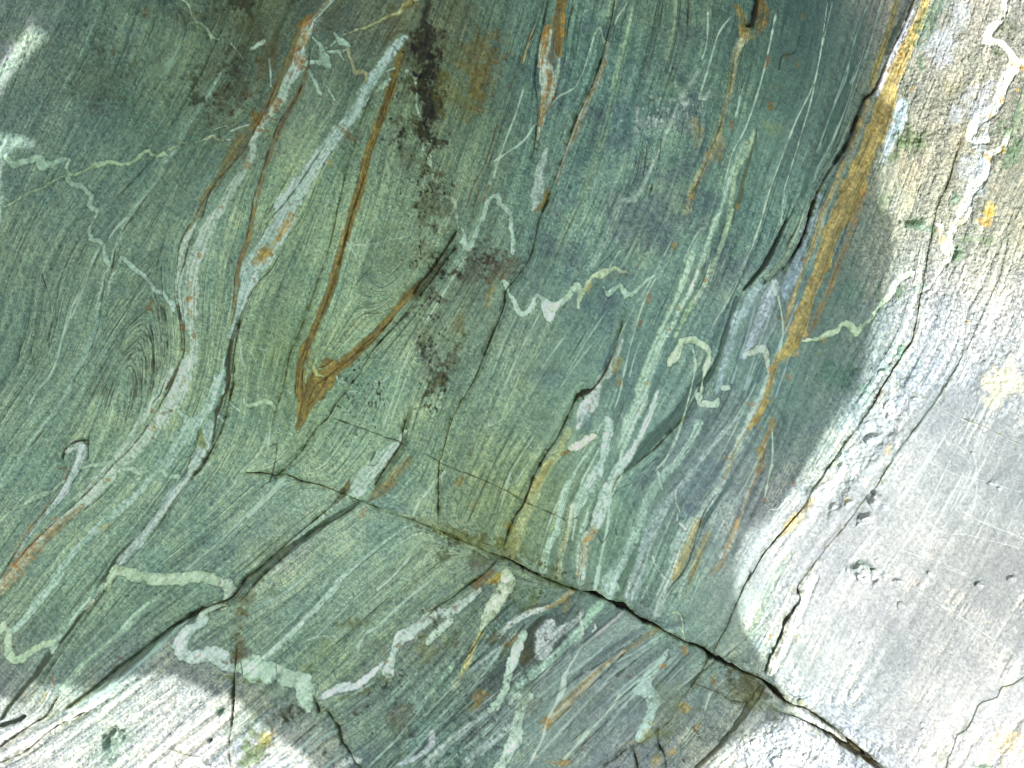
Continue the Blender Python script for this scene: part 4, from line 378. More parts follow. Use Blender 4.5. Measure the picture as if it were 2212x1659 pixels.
SPECKS = [
 (0,1,1460,800,40,150,0,RU,26,2.2),(0,2,1280,330,70,26,-50,RU,22,2.4),(0,2,300,1330,130,30,-48,(165,108,52),30,4),(0,2,800,880,70,16,-48,RU,12,2),(1,0,430,350,30,110,15,RU,26,3.5),(1,0,100,950,60,40,-55,(120,76,22),20,4),
 (1,1,350,200,36,40,0,RU,12,1.8),(1,1,1800,580,90,30,-45,(54,48,40),60,3),(1,1,1450,880,30,80,20,DK,90,2.2),(1,1,1400,1250,30,80,15,DK,90,2),(1,2,1450,250,30,90,20,DK,80,2),(1,2,900,230,60,80,0,DK,90,1.8),(1,1,1350,400,60,120,0,DK,110,1.9),(1,0,1400,1400,60,70,0,DK,120,2),(1,0,1400,600,60,190,0,(24,22,12),130,3),(1,0,1250,1000,50,50,0,DK,60,2.4),
 (1,3,1000,1100,190,80,-45,(48,50,40),90,2.6),(1,3,350,1200,50,26,-30,(44,46,36),40,3),(1,3,700,1500,160,50,55,(48,50,40),70,2.6),(1,3,1900,500,60,60,0,(80,84,50),50,2),(1,3,1700,1400,170,110,-40,(54,58,54),110,2.2),(1,3,1450,520,70,26,-35,(70,60,40),44,2.6),(1,3,1350,680,60,30,-40,(110,110,50),40,2.6),(2,3,420,720,40,44,0,(66,60,60),44,1.7),(2,3,150,1450,20,100,15,(60,56,40),44,2),(2,3,1600,1500,100,50,-40,(70,80,70),60,2.4),(2,3,1240,1150,50,60,0,(110,130,122),30,1.6),(2,3,200,900,100,100,0,(60,66,60),60,2),
 (2,0,1000,700,180,130,0,(80,104,96),70,4),(2,1,600,350,160,140,0,(86,106,102),70,4),(2,0,1400,900,160,120,0,(120,142,128),50,4),(2,0,1500,850,50,50,0,(168,180,170),80,2.4),(2,0,1200,950,60,40,0,(160,172,168),80,2),(2,2,700,300,50,20,0,(150,80,30),3,2),(2,2,1150,330,20,70,25,(150,96,40),9,1.8),(3,2,150,350,40,100,25,(160,110,60),26,2.4),(3,1,700,560,60,200,20,(120,88,40),60,2.6),(3,0,1100,1000,40,220,22,(120,90,44),60,3),(3,0,1250,480,20,60,20,(120,84,36),20,3),(2,2,480,700,16,90,30,(150,110,60),14,2),(3,1,1900,1200,120,90,-30,(176,140,100),10,2.6),(3,1,500,1250,40,30,0,(180,130,70),12,3),
 (2,0,450,500,14,100,0,RU,20,3.6),(1,2,1500,1300,90,16,20,(60,66,30),60,2.4),(2,2,250,1450,140,14,22,(60,66,30),50,2.4),(2,3,300,330,110,50,10,(60,72,36),50,2.4),(0,0,700,500,180,160,0,(70,84,70),120,2.6),(0,0,1700,700,90,100,0,(50,50,34),70,3),(2,1,1850,550,40,50,0,(70,92,96),26,4),
]
PITS = [
 (3,2,1060,530,17,8,-25,9),(3,2,1070,955,13,9,20,9),(3,2,1095,1030,20,18,20,8),(3,2,1075,1060,10,10,0,5),(3,2,1010,1165,18,14,-30,13),(3,2,880,1040,10,8,-20,7),(3,2,1170,290,10,12,0,6),(3,2,1390,230,9,7,0,4),(3,2,750,1060,12,8,-30,4),
 (3,3,1020,170,34,26,30,6),(3,3,965,125,8,7,0,9),(3,3,1015,160,7,6,0,8),(3,3,1078,150,8,7,0,10),(3,3,960,210,9,9,0,9),(3,3,1030,215,8,7,0,8),(3,3,1100,235,9,8,0,9),(3,3,1275,230,14,8,35,8),(3,3,1490,160,13,10,30,8),(3,3,1870,255,15,8,30,9),(3,3,2140,200,10,8,0,6),(3,3,960,705,5,4,0,5),(3,3,1270,400,8,8,0,3),(3,3,1450,1380,4,4,0,4),(3,3,1440,1330,4,3,0,3),(3,3,1400,1460,4,4,0,4),(3,3,1290,1520,4,4,0,3),(3,3,490,1150,9,8,0,6),(3,2,1820,650,5,4,0,3),(3,2,2020,925,5,4,0,3),(3,2,1960,880,10,8,0,3),(3,2,940,30,10,10,0,5),
 (0,3,920,1440,30,26,-40,7),(0,3,1665,1400,5,7,10,7),(0,3,1585,1120,5,3,-20,4),(0,3,1740,1210,8,16,20,5),
 (3,3,130,1470,10,5,-30,6),(3,3,300,1620,14,8,-20,6),(3,3,440,1530,10,6,-30,4),(3,1,1380,310,26,10,10,5),(3,1,1720,545,10,20,10,5),(3,0,1330,1080,26,28,20,4),(3,1,1265,1290,16,20,20,3),(3,1,1130,1450,16,8,-30,6),(2,3,1500,1215,8,8,0,4),
]
ROUGHZ = [(2330,250,190,330,1.0,15),(2230,620,150,150,.8,0),(2400,700,140,240,.8,0),(2460,930,60,50,1,0),(1560,260,180,200,.55,10),(1360,560,130,140,.45,10),(120,170,220,240,.45,0),(960,350,120,220,.5,0),(2300,820,120,60,.5,-20),(1950,1830,160,60,.5,0),(2450,1800,70,60,.5,0),(1150,1700,250,120,.35,-40),(330,1740,300,80,.35,-30)]
SMOOTHZ = [(2350,1250,260,330,1,20),(2100,1450,200,260,.9,20),(2280,1600,260,190,.9,20),(1900,900,150,330,.75,25),(1950,200,150,260,.7,20),(1550,1150,230,300,.7,25),(1450,850,170,200,.5,20),(1450,1650,240,200,.6,-40),(1780,1430,100,200,.8,20)]
BUMPYZ = [(2145,1045,48,210,1,38),(2150,900,70,80,.6,30),(2320,420,170,300,.12,15),(2420,650,100,240,.2,20),(1950,1830,170,60,.9,0),(1130,1680,220,120,.25,-40)]
GRASSZ = [(830,760,160,420,.75,18),(1000,500,160,200,.5,20),(1120,200,140,180,.55,0),(720,880,70,170,.5,5),(1240,1180,170,120,.8,20),(1080,1080,160,110,.6,20),(1550,1310,130,60,.4,25),(1000,1420,180,80,.4,20),(1300,1440,120,60,.7,20),(420,800,150,150,.3,0),(700,1380,90,60,.4,0),(1300,1000,130,150,.4,10),(950,1560,200,70,.4,-20),(600,150,160,160,.5,0)]
LILACZ = [(1700,1700,150,60,.3,0),(1260,1660,180,90,.45,-40),(1480,1620,160,110,.45,-40),(1720,1080,100,170,.35,30),(700,1370,60,30,.45,-40),(1870,760,50,110,.5,20),(960,1640,150,80,.35,-40)]
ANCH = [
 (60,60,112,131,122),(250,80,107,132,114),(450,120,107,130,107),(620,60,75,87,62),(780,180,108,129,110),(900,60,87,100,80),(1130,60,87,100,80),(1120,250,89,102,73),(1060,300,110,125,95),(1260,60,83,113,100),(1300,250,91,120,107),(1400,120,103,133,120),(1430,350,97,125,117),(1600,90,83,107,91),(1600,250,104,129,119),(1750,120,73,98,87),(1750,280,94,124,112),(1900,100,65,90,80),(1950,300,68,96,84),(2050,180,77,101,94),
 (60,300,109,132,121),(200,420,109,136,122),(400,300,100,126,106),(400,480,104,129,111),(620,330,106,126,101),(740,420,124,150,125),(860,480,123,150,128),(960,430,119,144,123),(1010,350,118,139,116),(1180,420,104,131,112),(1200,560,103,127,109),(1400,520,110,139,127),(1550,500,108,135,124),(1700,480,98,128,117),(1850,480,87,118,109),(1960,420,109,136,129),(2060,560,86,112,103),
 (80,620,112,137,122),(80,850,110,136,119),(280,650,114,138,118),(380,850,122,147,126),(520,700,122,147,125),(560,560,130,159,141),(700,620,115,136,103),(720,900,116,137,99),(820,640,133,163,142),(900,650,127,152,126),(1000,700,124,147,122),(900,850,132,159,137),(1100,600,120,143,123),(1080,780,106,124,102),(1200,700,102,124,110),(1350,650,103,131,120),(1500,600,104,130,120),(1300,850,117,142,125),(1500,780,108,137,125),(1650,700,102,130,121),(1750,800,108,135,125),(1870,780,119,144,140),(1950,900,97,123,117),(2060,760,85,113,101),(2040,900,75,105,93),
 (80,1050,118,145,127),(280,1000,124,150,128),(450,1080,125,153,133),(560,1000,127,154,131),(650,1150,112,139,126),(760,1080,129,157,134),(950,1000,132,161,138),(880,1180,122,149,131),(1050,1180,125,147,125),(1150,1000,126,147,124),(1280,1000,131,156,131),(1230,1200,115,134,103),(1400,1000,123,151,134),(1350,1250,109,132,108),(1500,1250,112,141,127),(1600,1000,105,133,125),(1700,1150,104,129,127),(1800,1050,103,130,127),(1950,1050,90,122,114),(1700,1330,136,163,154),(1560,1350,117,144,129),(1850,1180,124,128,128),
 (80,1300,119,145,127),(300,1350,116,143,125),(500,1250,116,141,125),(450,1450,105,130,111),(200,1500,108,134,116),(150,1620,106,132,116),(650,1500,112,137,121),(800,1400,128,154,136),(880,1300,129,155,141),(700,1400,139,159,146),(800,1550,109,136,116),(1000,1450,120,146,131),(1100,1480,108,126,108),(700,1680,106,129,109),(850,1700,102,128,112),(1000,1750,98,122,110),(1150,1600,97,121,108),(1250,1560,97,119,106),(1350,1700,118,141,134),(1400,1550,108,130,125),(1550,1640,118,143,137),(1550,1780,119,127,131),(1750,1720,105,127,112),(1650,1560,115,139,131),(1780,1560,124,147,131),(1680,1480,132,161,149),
 (2250,100,123,123,114),(2200,350,115,115,102),(2400,300,116,117,107),(2180,560,140,141,127),(2350,600,125,127,115),(2450,480,113,115,102),(2250,750,149,152,155),(2400,800,141,144,144),(2130,950,147,152,156),(2300,950,133,138,140),(2250,1150,129,134,135),(2400,1150,125,130,131),(2450,1400,128,131,131),(2200,1350,132,135,135),(2100,1500,145,147,147),(2300,1600,130,133,133),(2000,1350,150,152,154),(2050,1700,147,154,152),(1900,1400,155,157,159),(2150,1750,144,145,147),(2400,1820,148,150,151),(1880,1500,142,144,145),(1950,1820,159,160,161),(1850,1850,159,160,161),(1800,1270,147,156,160),  # sunlight painted in: anchors whitened where sun falls, besides the slab's paler grey
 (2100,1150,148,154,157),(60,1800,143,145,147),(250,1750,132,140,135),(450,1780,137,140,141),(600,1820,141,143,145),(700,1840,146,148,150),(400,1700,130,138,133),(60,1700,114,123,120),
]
# edge of the shadow on the face, clockwise from the top right
SHADOW = [(3,0,1560,-250),(3,0,1400,-60),(3,0,1330,40),(3,0,1270,230),(3,0,1170,420),(3,0,1065,690),(3,0,1100,750),(3,0,1200,830),(3,0,1225,900),(3,0,1190,1030),(3,0,1120,1180),(3,0,1085,1280),(3,0,1100,1420),(3,0,1090,1540),(3,0,1130,1640),
 (3,1,1180,200),(3,1,1215,270),(3,1,1205,450),(3,1,1185,620),(3,1,1130,770),(3,1,1120,860),(3,1,1060,1000),(3,1,1010,1160),(3,1,985,1260),(3,1,1000,1380),(3,1,950,1500),(3,1,900,1600),(3,2,800,310),(3,2,660,520),(3,2,540,740),(3,2,440,890),(3,2,300,1060),(3,2,180,1170),(3,2,60,1270),
 (2,2,1930,1320),(2,2,1885,1420),(2,2,1880,1520),(2,3,1870,80),(2,3,1860,230),(2,3,1880,400),(2,3,1940,580),(2,3,2040,740),(2,3,2130,860),(3,3,260,960),(3,3,340,1060),(3,3,400,1180),(3,3,330,1250),(3,3,220,1320),(3,3,90,1380),(3,3,0,1430),(2,3,1840,1460),(2,3,1750,1560),(2,3,1660,1680),(2,3,1560,1800),
 (2,3,1200,2100),(1,3,1500,2100),(1,3,800,1800),(1,3,640,1660),(1,3,540,1560),(1,3,420,1480),(1,3,320,1420),(1,3,200,1300),(1,3,90,1215),(0,3,1990,1220),(0,3,1930,1160),(0,3,1850,1115),(0,3,1800,1170),(0,3,1720,1110),(0,3,1640,1075),(0,3,1500,1010),(0,3,1420,970),(0,3,1250,990),(0,3,1100,1005),(0,3,900,1035),(0,3,800,1055),(0,3,680,1065),(0,3,560,1045),(0,3,450,1060),(0,3,330,1050),(0,3,270,1110),(0,3,210,1185),(0,3,130,1150),(0,3,0,1120)]
SHADOW_OUT = [(-200,1690),(-700,1760),(-1100,2100),(-1500,3300),(-3200,3300),(-3200,600),(-600,620),(-60,600),(-18,565),(-12,520),(-12,440),(-12,390),(14,352),(80,348),(62,332),(0,322),(-60,312),(-60,280),(16,182),(108,78),(84,60),(-8,150),(-80,215),(-700,200),(-1500,-900),(1200,-1300),(2600,-1000)]

MOTTLEZ = [(1600,330,330,420,1,12),(1420,600,170,180,.8,20),(1900,560,120,300,.6,20),(700,250,400,250,.4,0),(1000,1650,350,160,.6,-40),(2060,1050,60,200,.5,30),(1150,700,120,180,.5,10)]

STREAKZ = [(1180,1680,260,130,1,-45),(1720,1150,150,330,.8,28),(1520,1100,130,250,.5,22),(1500,1620,200,120,.5,-40),(2000,450,100,330,.6,18),(330,1500,330,130,.4,-45),(600,1650,200,90,.3,-40),(1450,150,200,200,.3,10)]


# ------------------------------------------------------------------ the grid of the rock face (2 traced units per cell)
ST = 2.0
X0, X1, Y0, Y1 = -320.0, 2820.0, -300.0, 2180.0
nx = int((X1 - X0) / ST) + 1; ny = int((Y1 - Y0) / ST) + 1
gx = (X0 + np.arange(nx) * ST).astype(np.float32); gy = (Y0 + np.arange(ny) * ST).astype(np.float32)
GX, GY = np.meshgrid(gx, gy)
rng = np.random.default_rng(7)

def upsample(a, shape):
    h, w = a.shape; H, Wd = shape
    yi = np.linspace(0, h - 1.001, H); xi = np.linspace(0, w - 1.001, Wd)
    y0 = yi.astype(int); x0 = xi.astype(int)
    fy = (yi - y0).astype(np.float32); fx = (xi - x0).astype(np.float32)
    fy = (fy * fy * (3 - 2 * fy))[:, None] if upsample.smooth else fy[:, None]
    fx = (fx * fx * (3 - 2 * fx))[None] if upsample.smooth else fx[None]
    a = a.astype(np.float32)
    r0 = a[y0][:, x0] * (1 - fx) + a[y0][:, x0 + 1] * fx
    r1 = a[y0 + 1][:, x0] * (1 - fx) + a[y0 + 1][:, x0 + 1] * fx
    return r0 * (1 - fy) + r1 * fy
upsample.smooth = True
def vnoise(scale):
    th = rng.uniform(0.2, 1.3); c, s = np.float32(math.cos(th) / scale), np.float32(math.sin(th) / scale)
    N = 257; tab = (rng.random((N, N)) * 2 - 1).astype(np.float32).ravel()
    u = GX * c + GY * s + np.float32(rng.uniform(600, 700)); v = -GX * s + GY * c + np.float32(rng.uniform(1600, 1700))
    iu = u.astype(np.int32); iv = v.astype(np.int32); fu = u - iu; fv = v - iv
    fu = fu * fu * (3 - 2 * fu); fv = fv * fv * (3 - 2 * fv)
    iu %= 256; iv %= 256; k = iv * N + iu
    a0 = tab[k]; a0 = a0 + (tab[k + 1] - a0) * fu
    a1 = tab[k + N]; a1 = a1 + (tab[k + N + 1] - a1) * fu
    return a0 + (a1 - a0) * fv
def fbm(scale, octs=4, gain=0.5):
    t = np.zeros((ny, nx), np.float32); a = 1.0; n = 0
    for k in range(octs):
        if scale < ST * 1.2: break
        t += a * vnoise(scale); n += a * a; scale *= 0.5; a *= gain
    t /= math.sqrt(n * 0.2)
    return t
def sstep(e0, e1, x):
    t = np.clip((x - e0) / (e1 - e0), 0, 1); return t * t * (3 - 2 * t)
def blur(a, n):
    for _ in range(n):
        a = (a + np.roll(a, 1, 0) + np.roll(a, -1, 0)) / 3
        a = (a + np.roll(a, 1, 1) + np.roll(a, -1, 1)) / 3
    return a

# ------------------------------------------------------------------ the direction of the foliation, from the traced seams
samp = []
for kind, P, o in FEAT:
    if kind in 'VS' or o.get('noflow'): continue
    R = resample(P, 22.0)
    d = np.diff(R[:, :2], axis=0); m = 0.5 * (R[1:, :2] + R[:-1, :2])
    L = np.hypot(d[:, 0], d[:, 1]); ok = L > 1
    a = np.arctan2(d[ok, 1], d[ok, 0])
    wt = np.full(len(a), o.get('fw', 1.0))
    samp.append(np.column_stack([m[ok], np.cos(2 * a), np.sin(2 * a), wt]))
samp = np.vstack(samp)
cgx = np.arange(X0, X1 + 16, 16.0); cgy = np.arange(Y0, Y1 + 16, 16.0)
CX, CY = np.meshgrid(cgx, cgy)
c2 = np.zeros(CX.shape); s2 = np.zeros(CX.shape)
for i in range(CX.shape[0]):
    dx = CX[i][:, None] - samp[None, :, 0]; dy = CY[i][:, None] - samp[None, :, 1]
    w = samp[None, :, 4] / (dx * dx + dy * dy + 250.0) ** 1.6
    c2[i] = (w * samp[None, :, 2]).sum(1); s2[i] = (w * samp[None, :, 3]).sum(1)
nrm = np.hypot(c2, s2); c2 /= nrm; s2 /= nrm
def at_grid(a):
    yi = np.clip((gy - Y0) / 16, 0, a.shape[0] - 1.001); xi = np.clip((gx - X0) / 16, 0, a.shape[1] - 1.001)
    y0 = yi.astype(int); x0 = xi.astype(int); fy = (yi - y0)[:, None]; fx = (xi - x0)[None]
    return ((a[y0][:, x0] * (1 - fx) + a[y0][:, x0 + 1] * fx) * (1 - fy) + (a[y0 + 1][:, x0] * (1 - fx) + a[y0 + 1][:, x0 + 1] * fx) * fy).astype(np.float32)
ang = 0.5 * np.arctan2(at_grid(s2), at_grid(c2))
DX = np.cos(ang); DY = np.sin(ang)

def lic_raw(noise, n, dx, dy):
    H, Wd = noise.shape
    acc = noise.copy(); fl = noise.ravel(); dxr = dx.ravel(); dyr = dy.ravel()
    iy, ix = np.mgrid[0:H, 0:Wd].astype(np.float32)
    for sgn in (1, -1):
        x = ix.copy(); y = iy.copy(); ux = dx * sgn; uy = dy * sgn
        for k in range(n):
            x += ux; y += uy
            np.clip(x, 0, Wd - 1, out=x); np.clip(y, 0, H - 1, out=y)
            j = (y + 0.5).astype(np.int32) * Wd + (x + 0.5).astype(np.int32)
            np.minimum(j, H * Wd - 1, out=j)
            acc += fl[j] * (1 - k / (n + 1.0))
            nxd = dxr[j]; nyd = dyr[j]
            s = np.where(nxd * ux + nyd * uy < 0, -1.0, 1.0).astype(np.float32)
            ux = nxd * s; uy = nyd * s
    return acc
def lic(noise, n, dx, dy):
    acc = lic_raw(noise, n, dx, dy)
    acc -= acc.mean(); acc /= acc.std()
    return acc
white = rng.standard_normal((ny, nx)).astype(np.float32)
L1 = lic(white, 12, DX, DY)                                   # finest lamination
sub = (slice(None, None, 2), slice(None, None, 2))
w2 = rng.standard_normal(DX[sub].shape).astype(np.float32)
L2h = lic(w2, 22, DX[sub], DY[sub])
upsample.smooth = False
L2 = upsample(L2h, (ny, nx))
sub4 = (slice(None, None, 5), slice(None, None, 5))
L3 = upsample(lic(rng.standard_normal(DX[sub4].shape).astype(np.float32), 60, DX[sub4], DY[sub4]), (ny, nx))
def seeds(p, shape):
    return (rng.random(shape) < p).astype(np.float32)
def lines(p, n, dx, dy, shape):
    z = seeds(p, shape); raw = lic_raw(z, n, dx, dy)
    return np.clip(raw * 1.15, 0, 1.2)
LD = lines(0.0016, 50, DX, DY, (ny, nx)); LD2 = lines(0.0006, 130, DX, DY, (ny, nx))
LWt = lines(0.0007, 90, DX, DY, (ny, nx))
LB = upsample(lines(0.0010, 44, DX[sub], DY[sub], DX[sub].shape), (ny, nx))
LBD = upsample(lines(0.0009, 50, DX[sub], DY[sub], DX[sub].shape), (ny, nx))
upsample.smooth = True
print('flow', time.time() - T0)

# ------------------------------------------------------------------ distance to a traced line
def field(P, pad, step=9.0):
    """window, distance, half width, signed side, along 0..1"""
    R = resample(P, step)
    x0 = max(0, int((R[:, 0].min() - pad - R[:, 2].max() - X0) / ST)); x1 = min(nx, int((R[:, 0].max() + pad + R[:, 2].max() - X0) / ST) + 2)
    y0 = max(0, int((R[:, 1].min() - pad - R[:, 2].max() - Y0) / ST)); y1 = min(ny, int((R[:, 1].max() + pad + R[:, 2].max() - Y0) / ST) + 2)
    if x1 <= x0 or y1 <= y0: return None
    sh = (y1 - y0, x1 - x0)
    D = np.full(sh, 1e4, np.float32); Wt = np.ones(sh, np.float32); Sd = np.zeros(sh, np.float32); Al = np.zeros(sh, np.float32)
    if len(R) == 1: R = np.vstack([R, R + [0.5, 0.5, 0]])
    N = len(R) - 1
    for i in range(N):
        a, b = R[i], R[i + 1]; q = pad + max(a[2], b[2])
        i0 = max(x0, int((min(a[0], b[0]) - q - X0) / ST)); i1 = min(x1, int((max(a[0], b[0]) + q - X0) / ST) + 2)
        j0 = max(y0, int((min(a[1], b[1]) - q - Y0) / ST)); j1 = min(y1, int((max(a[1], b[1]) + q - Y0) / ST) + 2)
        if i1 <= i0 or j1 <= j0: continue
        gxx = gx[i0:i1][None]; gyy = gy[j0:j1][:, None]
        vx, vy = b[0] - a[0], b[1] - a[1]; l2 = vx * vx + vy * vy + 1e-6
        px_, py_ = gxx - a[0], gyy - a[1]
        t = np.clip((px_ * vx + py_ * vy) / l2, 0, 1)
        ex, ey = px_ - t * vx, py_ - t * vy
        d = np.sqrt(ex * ex + ey * ey); w = a[2] + (b[2] - a[2]) * t
        sl = (slice(j0 - y0, j1 - y0), slice(i0 - x0, i1 - x0))
        m = (d - w) < (D[sl] - Wt[sl])
        D[sl] = np.where(m, d, D[sl]); Wt[sl] = np.where(m, w, Wt[sl])
        Sd[sl] = np.where(m, np.sign(vx * py_ - vy * px_), Sd[sl])      # + is to the right of travel on the picture
        Al[sl] = np.where(m, (i + t) / N, Al[sl])
    return (slice(y0, y1), slice(x0, x1)), D, Wt, Sd, Al

def lin(c):
    c = np.array(c, float) / 255.0
    return np.where(c <= 0.04045, c / 12.92, ((c + 0.055) / 1.055) ** 2.4)

# base colour from samples over the face, the sunlit ones whitened
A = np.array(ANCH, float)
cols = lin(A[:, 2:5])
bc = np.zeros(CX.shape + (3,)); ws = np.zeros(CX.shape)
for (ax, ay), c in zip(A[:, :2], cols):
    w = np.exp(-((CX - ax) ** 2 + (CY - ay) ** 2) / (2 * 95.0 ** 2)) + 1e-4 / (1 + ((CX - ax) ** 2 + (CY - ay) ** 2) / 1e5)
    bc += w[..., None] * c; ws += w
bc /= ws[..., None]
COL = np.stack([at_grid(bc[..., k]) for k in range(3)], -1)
n_big = fbm(260, 5); n_mid = fbm(70, 4); n_fine = fbm(16, 3); n_edge = fbm(22, 3); n_tiny = fbm(7, 2, 0.7)
n_w = rng.standard_normal((ny, nx)).astype(np.float32)
def zone(lst):
    m = np.zeros((ny, nx), np.float32)
    for x, y, rx, ry, a, *rot in lst:
        r = math.radians(rot[0] if rot else 0)
        u = (GX - x) * math.cos(r) + (GY - y) * math.sin(r); v = -(GX - x) * math.sin(r) + (GY - y) * math.cos(r)
        q = np.sqrt((u / rx) ** 2 + (v / ry) ** 2) + 0.22 * n_mid
        m = np.maximum(m, a * sstep(1.25, 0.7, q))
    return m
ROUGH = zone(ROUGHZ)            # grainy weathered skin
SMOOTH = zone(SMOOTHZ)          # water-polished skin
BUMPY = zone(BUMPYZ)
lam = 1 - 0.82 * SMOOTH
SPK = blur(rng.standard_normal((ny, nx)).astype(np.float32), 1); SPK /= SPK.std()
LZ = np.clip(0.75 + 0.35 * n_mid + 0.15 * n_big, 0.2, 1.3)      # where the foliation shows more
tex = 0.11 * L1 * lam + 0.055 * L2 * (1 - 0.5 * SMOOTH) + 0.10 * L3 * (1 - 0.5 * SMOOTH) + 0.06 * n_mid + (0.13 * n_w + 0.15 * SPK) * (0.45 + 0.55 * lam * (1 + 0.3 * ROUGH))
tex -= 0.38 * sstep(1.3, 2.3, SPK) * lam
# thin dark partings
tex -= 0.26 * sstep(1.8, 2.8, L1) * lam + 0.26 * sstep(2.0, 2.8, L2 + 0.3 * n_fine) * lam
tex += 0.12 * sstep(1.9, 2.7, -L2 + 0.3 * n_mid)
tex -= LZ * (0.30 * LD + 0.42 * LD2 * lam + 0.13 * LBD) * (1 - 0.6 * SMOOTH)
tex += 0.09 * (1 - SMOOTH) + (0.22 * LWt + 0.09 * LB) * (1 - 0.7 * SMOOTH)
tex *= 1.14
MZ = zone(MOTTLEZ); mo = 0.7 * fbm(95, 5) + 0.25 * L3
tex += MZ * (-0.30 * sstep(0.35, 0.75, mo) + 0.16 * sstep(-0.35, -0.8, mo) + 0.16 * sstep(0.9, 1.6, fbm(26, 3)) * (SPK > 0.4))
tex += 0.05 * n_big
SZ = zone(STREAKZ); tex += SZ * (0.22 * L3 + 0.12 * L2 + 0.25 * LB - 0.45 * LBD - 0.3 * LD2)
COL *= np.exp(tex)[..., None]
COL *= 1 + (MZ * sstep(0.35, 0.75, mo))[..., None] * np.array([0.02, -0.03, 0.12])
# colour drift between blue-grey, green and olive
hue = 0.022 * n_big + 0.02 * n_mid + 0.025 * L3 + 0.03 * SPK
hue *= 1 - 0.75 * np.maximum(SMOOTH, ROUGH * 0.7)
COL[..., 0] *= np.exp(1.2 * hue); COL[..., 2] *= np.exp(-1.3 * hue)
GZ = zone(GRASSZ)
COL *= (1 - GZ[..., None] * np.array([0.0, 0.01, 0.08]))
GREY = 0.5 * zone(LILACZ)
COL = COL * (1 - GREY[..., None]) + GREY[..., None] * (COL.mean(-1, keepdims=True) * np.array([1.05, 1.03, 1.12]))

HGT = np.zeros((ny, nx), np.float32)                         # towards the camera, in traced units
HGT += 7 * fbm(520, 2) + 1.6 * n_mid * (0.25 + 0.75 * BUMPY) * 1.0
HGT += 0.20 * L1 * lam + 0.30 * L2 * lam + 1.7 * L3 * (1 - 0.8 * SMOOTH) * (1 - 0.6 * ROUGH)
HGT += ROUGH * (1.1 * n_mid + 0.5 * n_fine + 0.6 * n_tiny + 0.5 * n_w)
HGT += BUMPY * (6.0 * fbm(80, 5, 0.5) + 0.8 * n_fine + 0.7 * n_tiny)
HGT -= (0.5 * LD + 1.1 * LD2) * lam * (1 - 0.5 * (GY > 1600))
HGT += (0.35 * n_tiny + 0.22 * n_w) * (1 - 0.6 * SMOOTH)

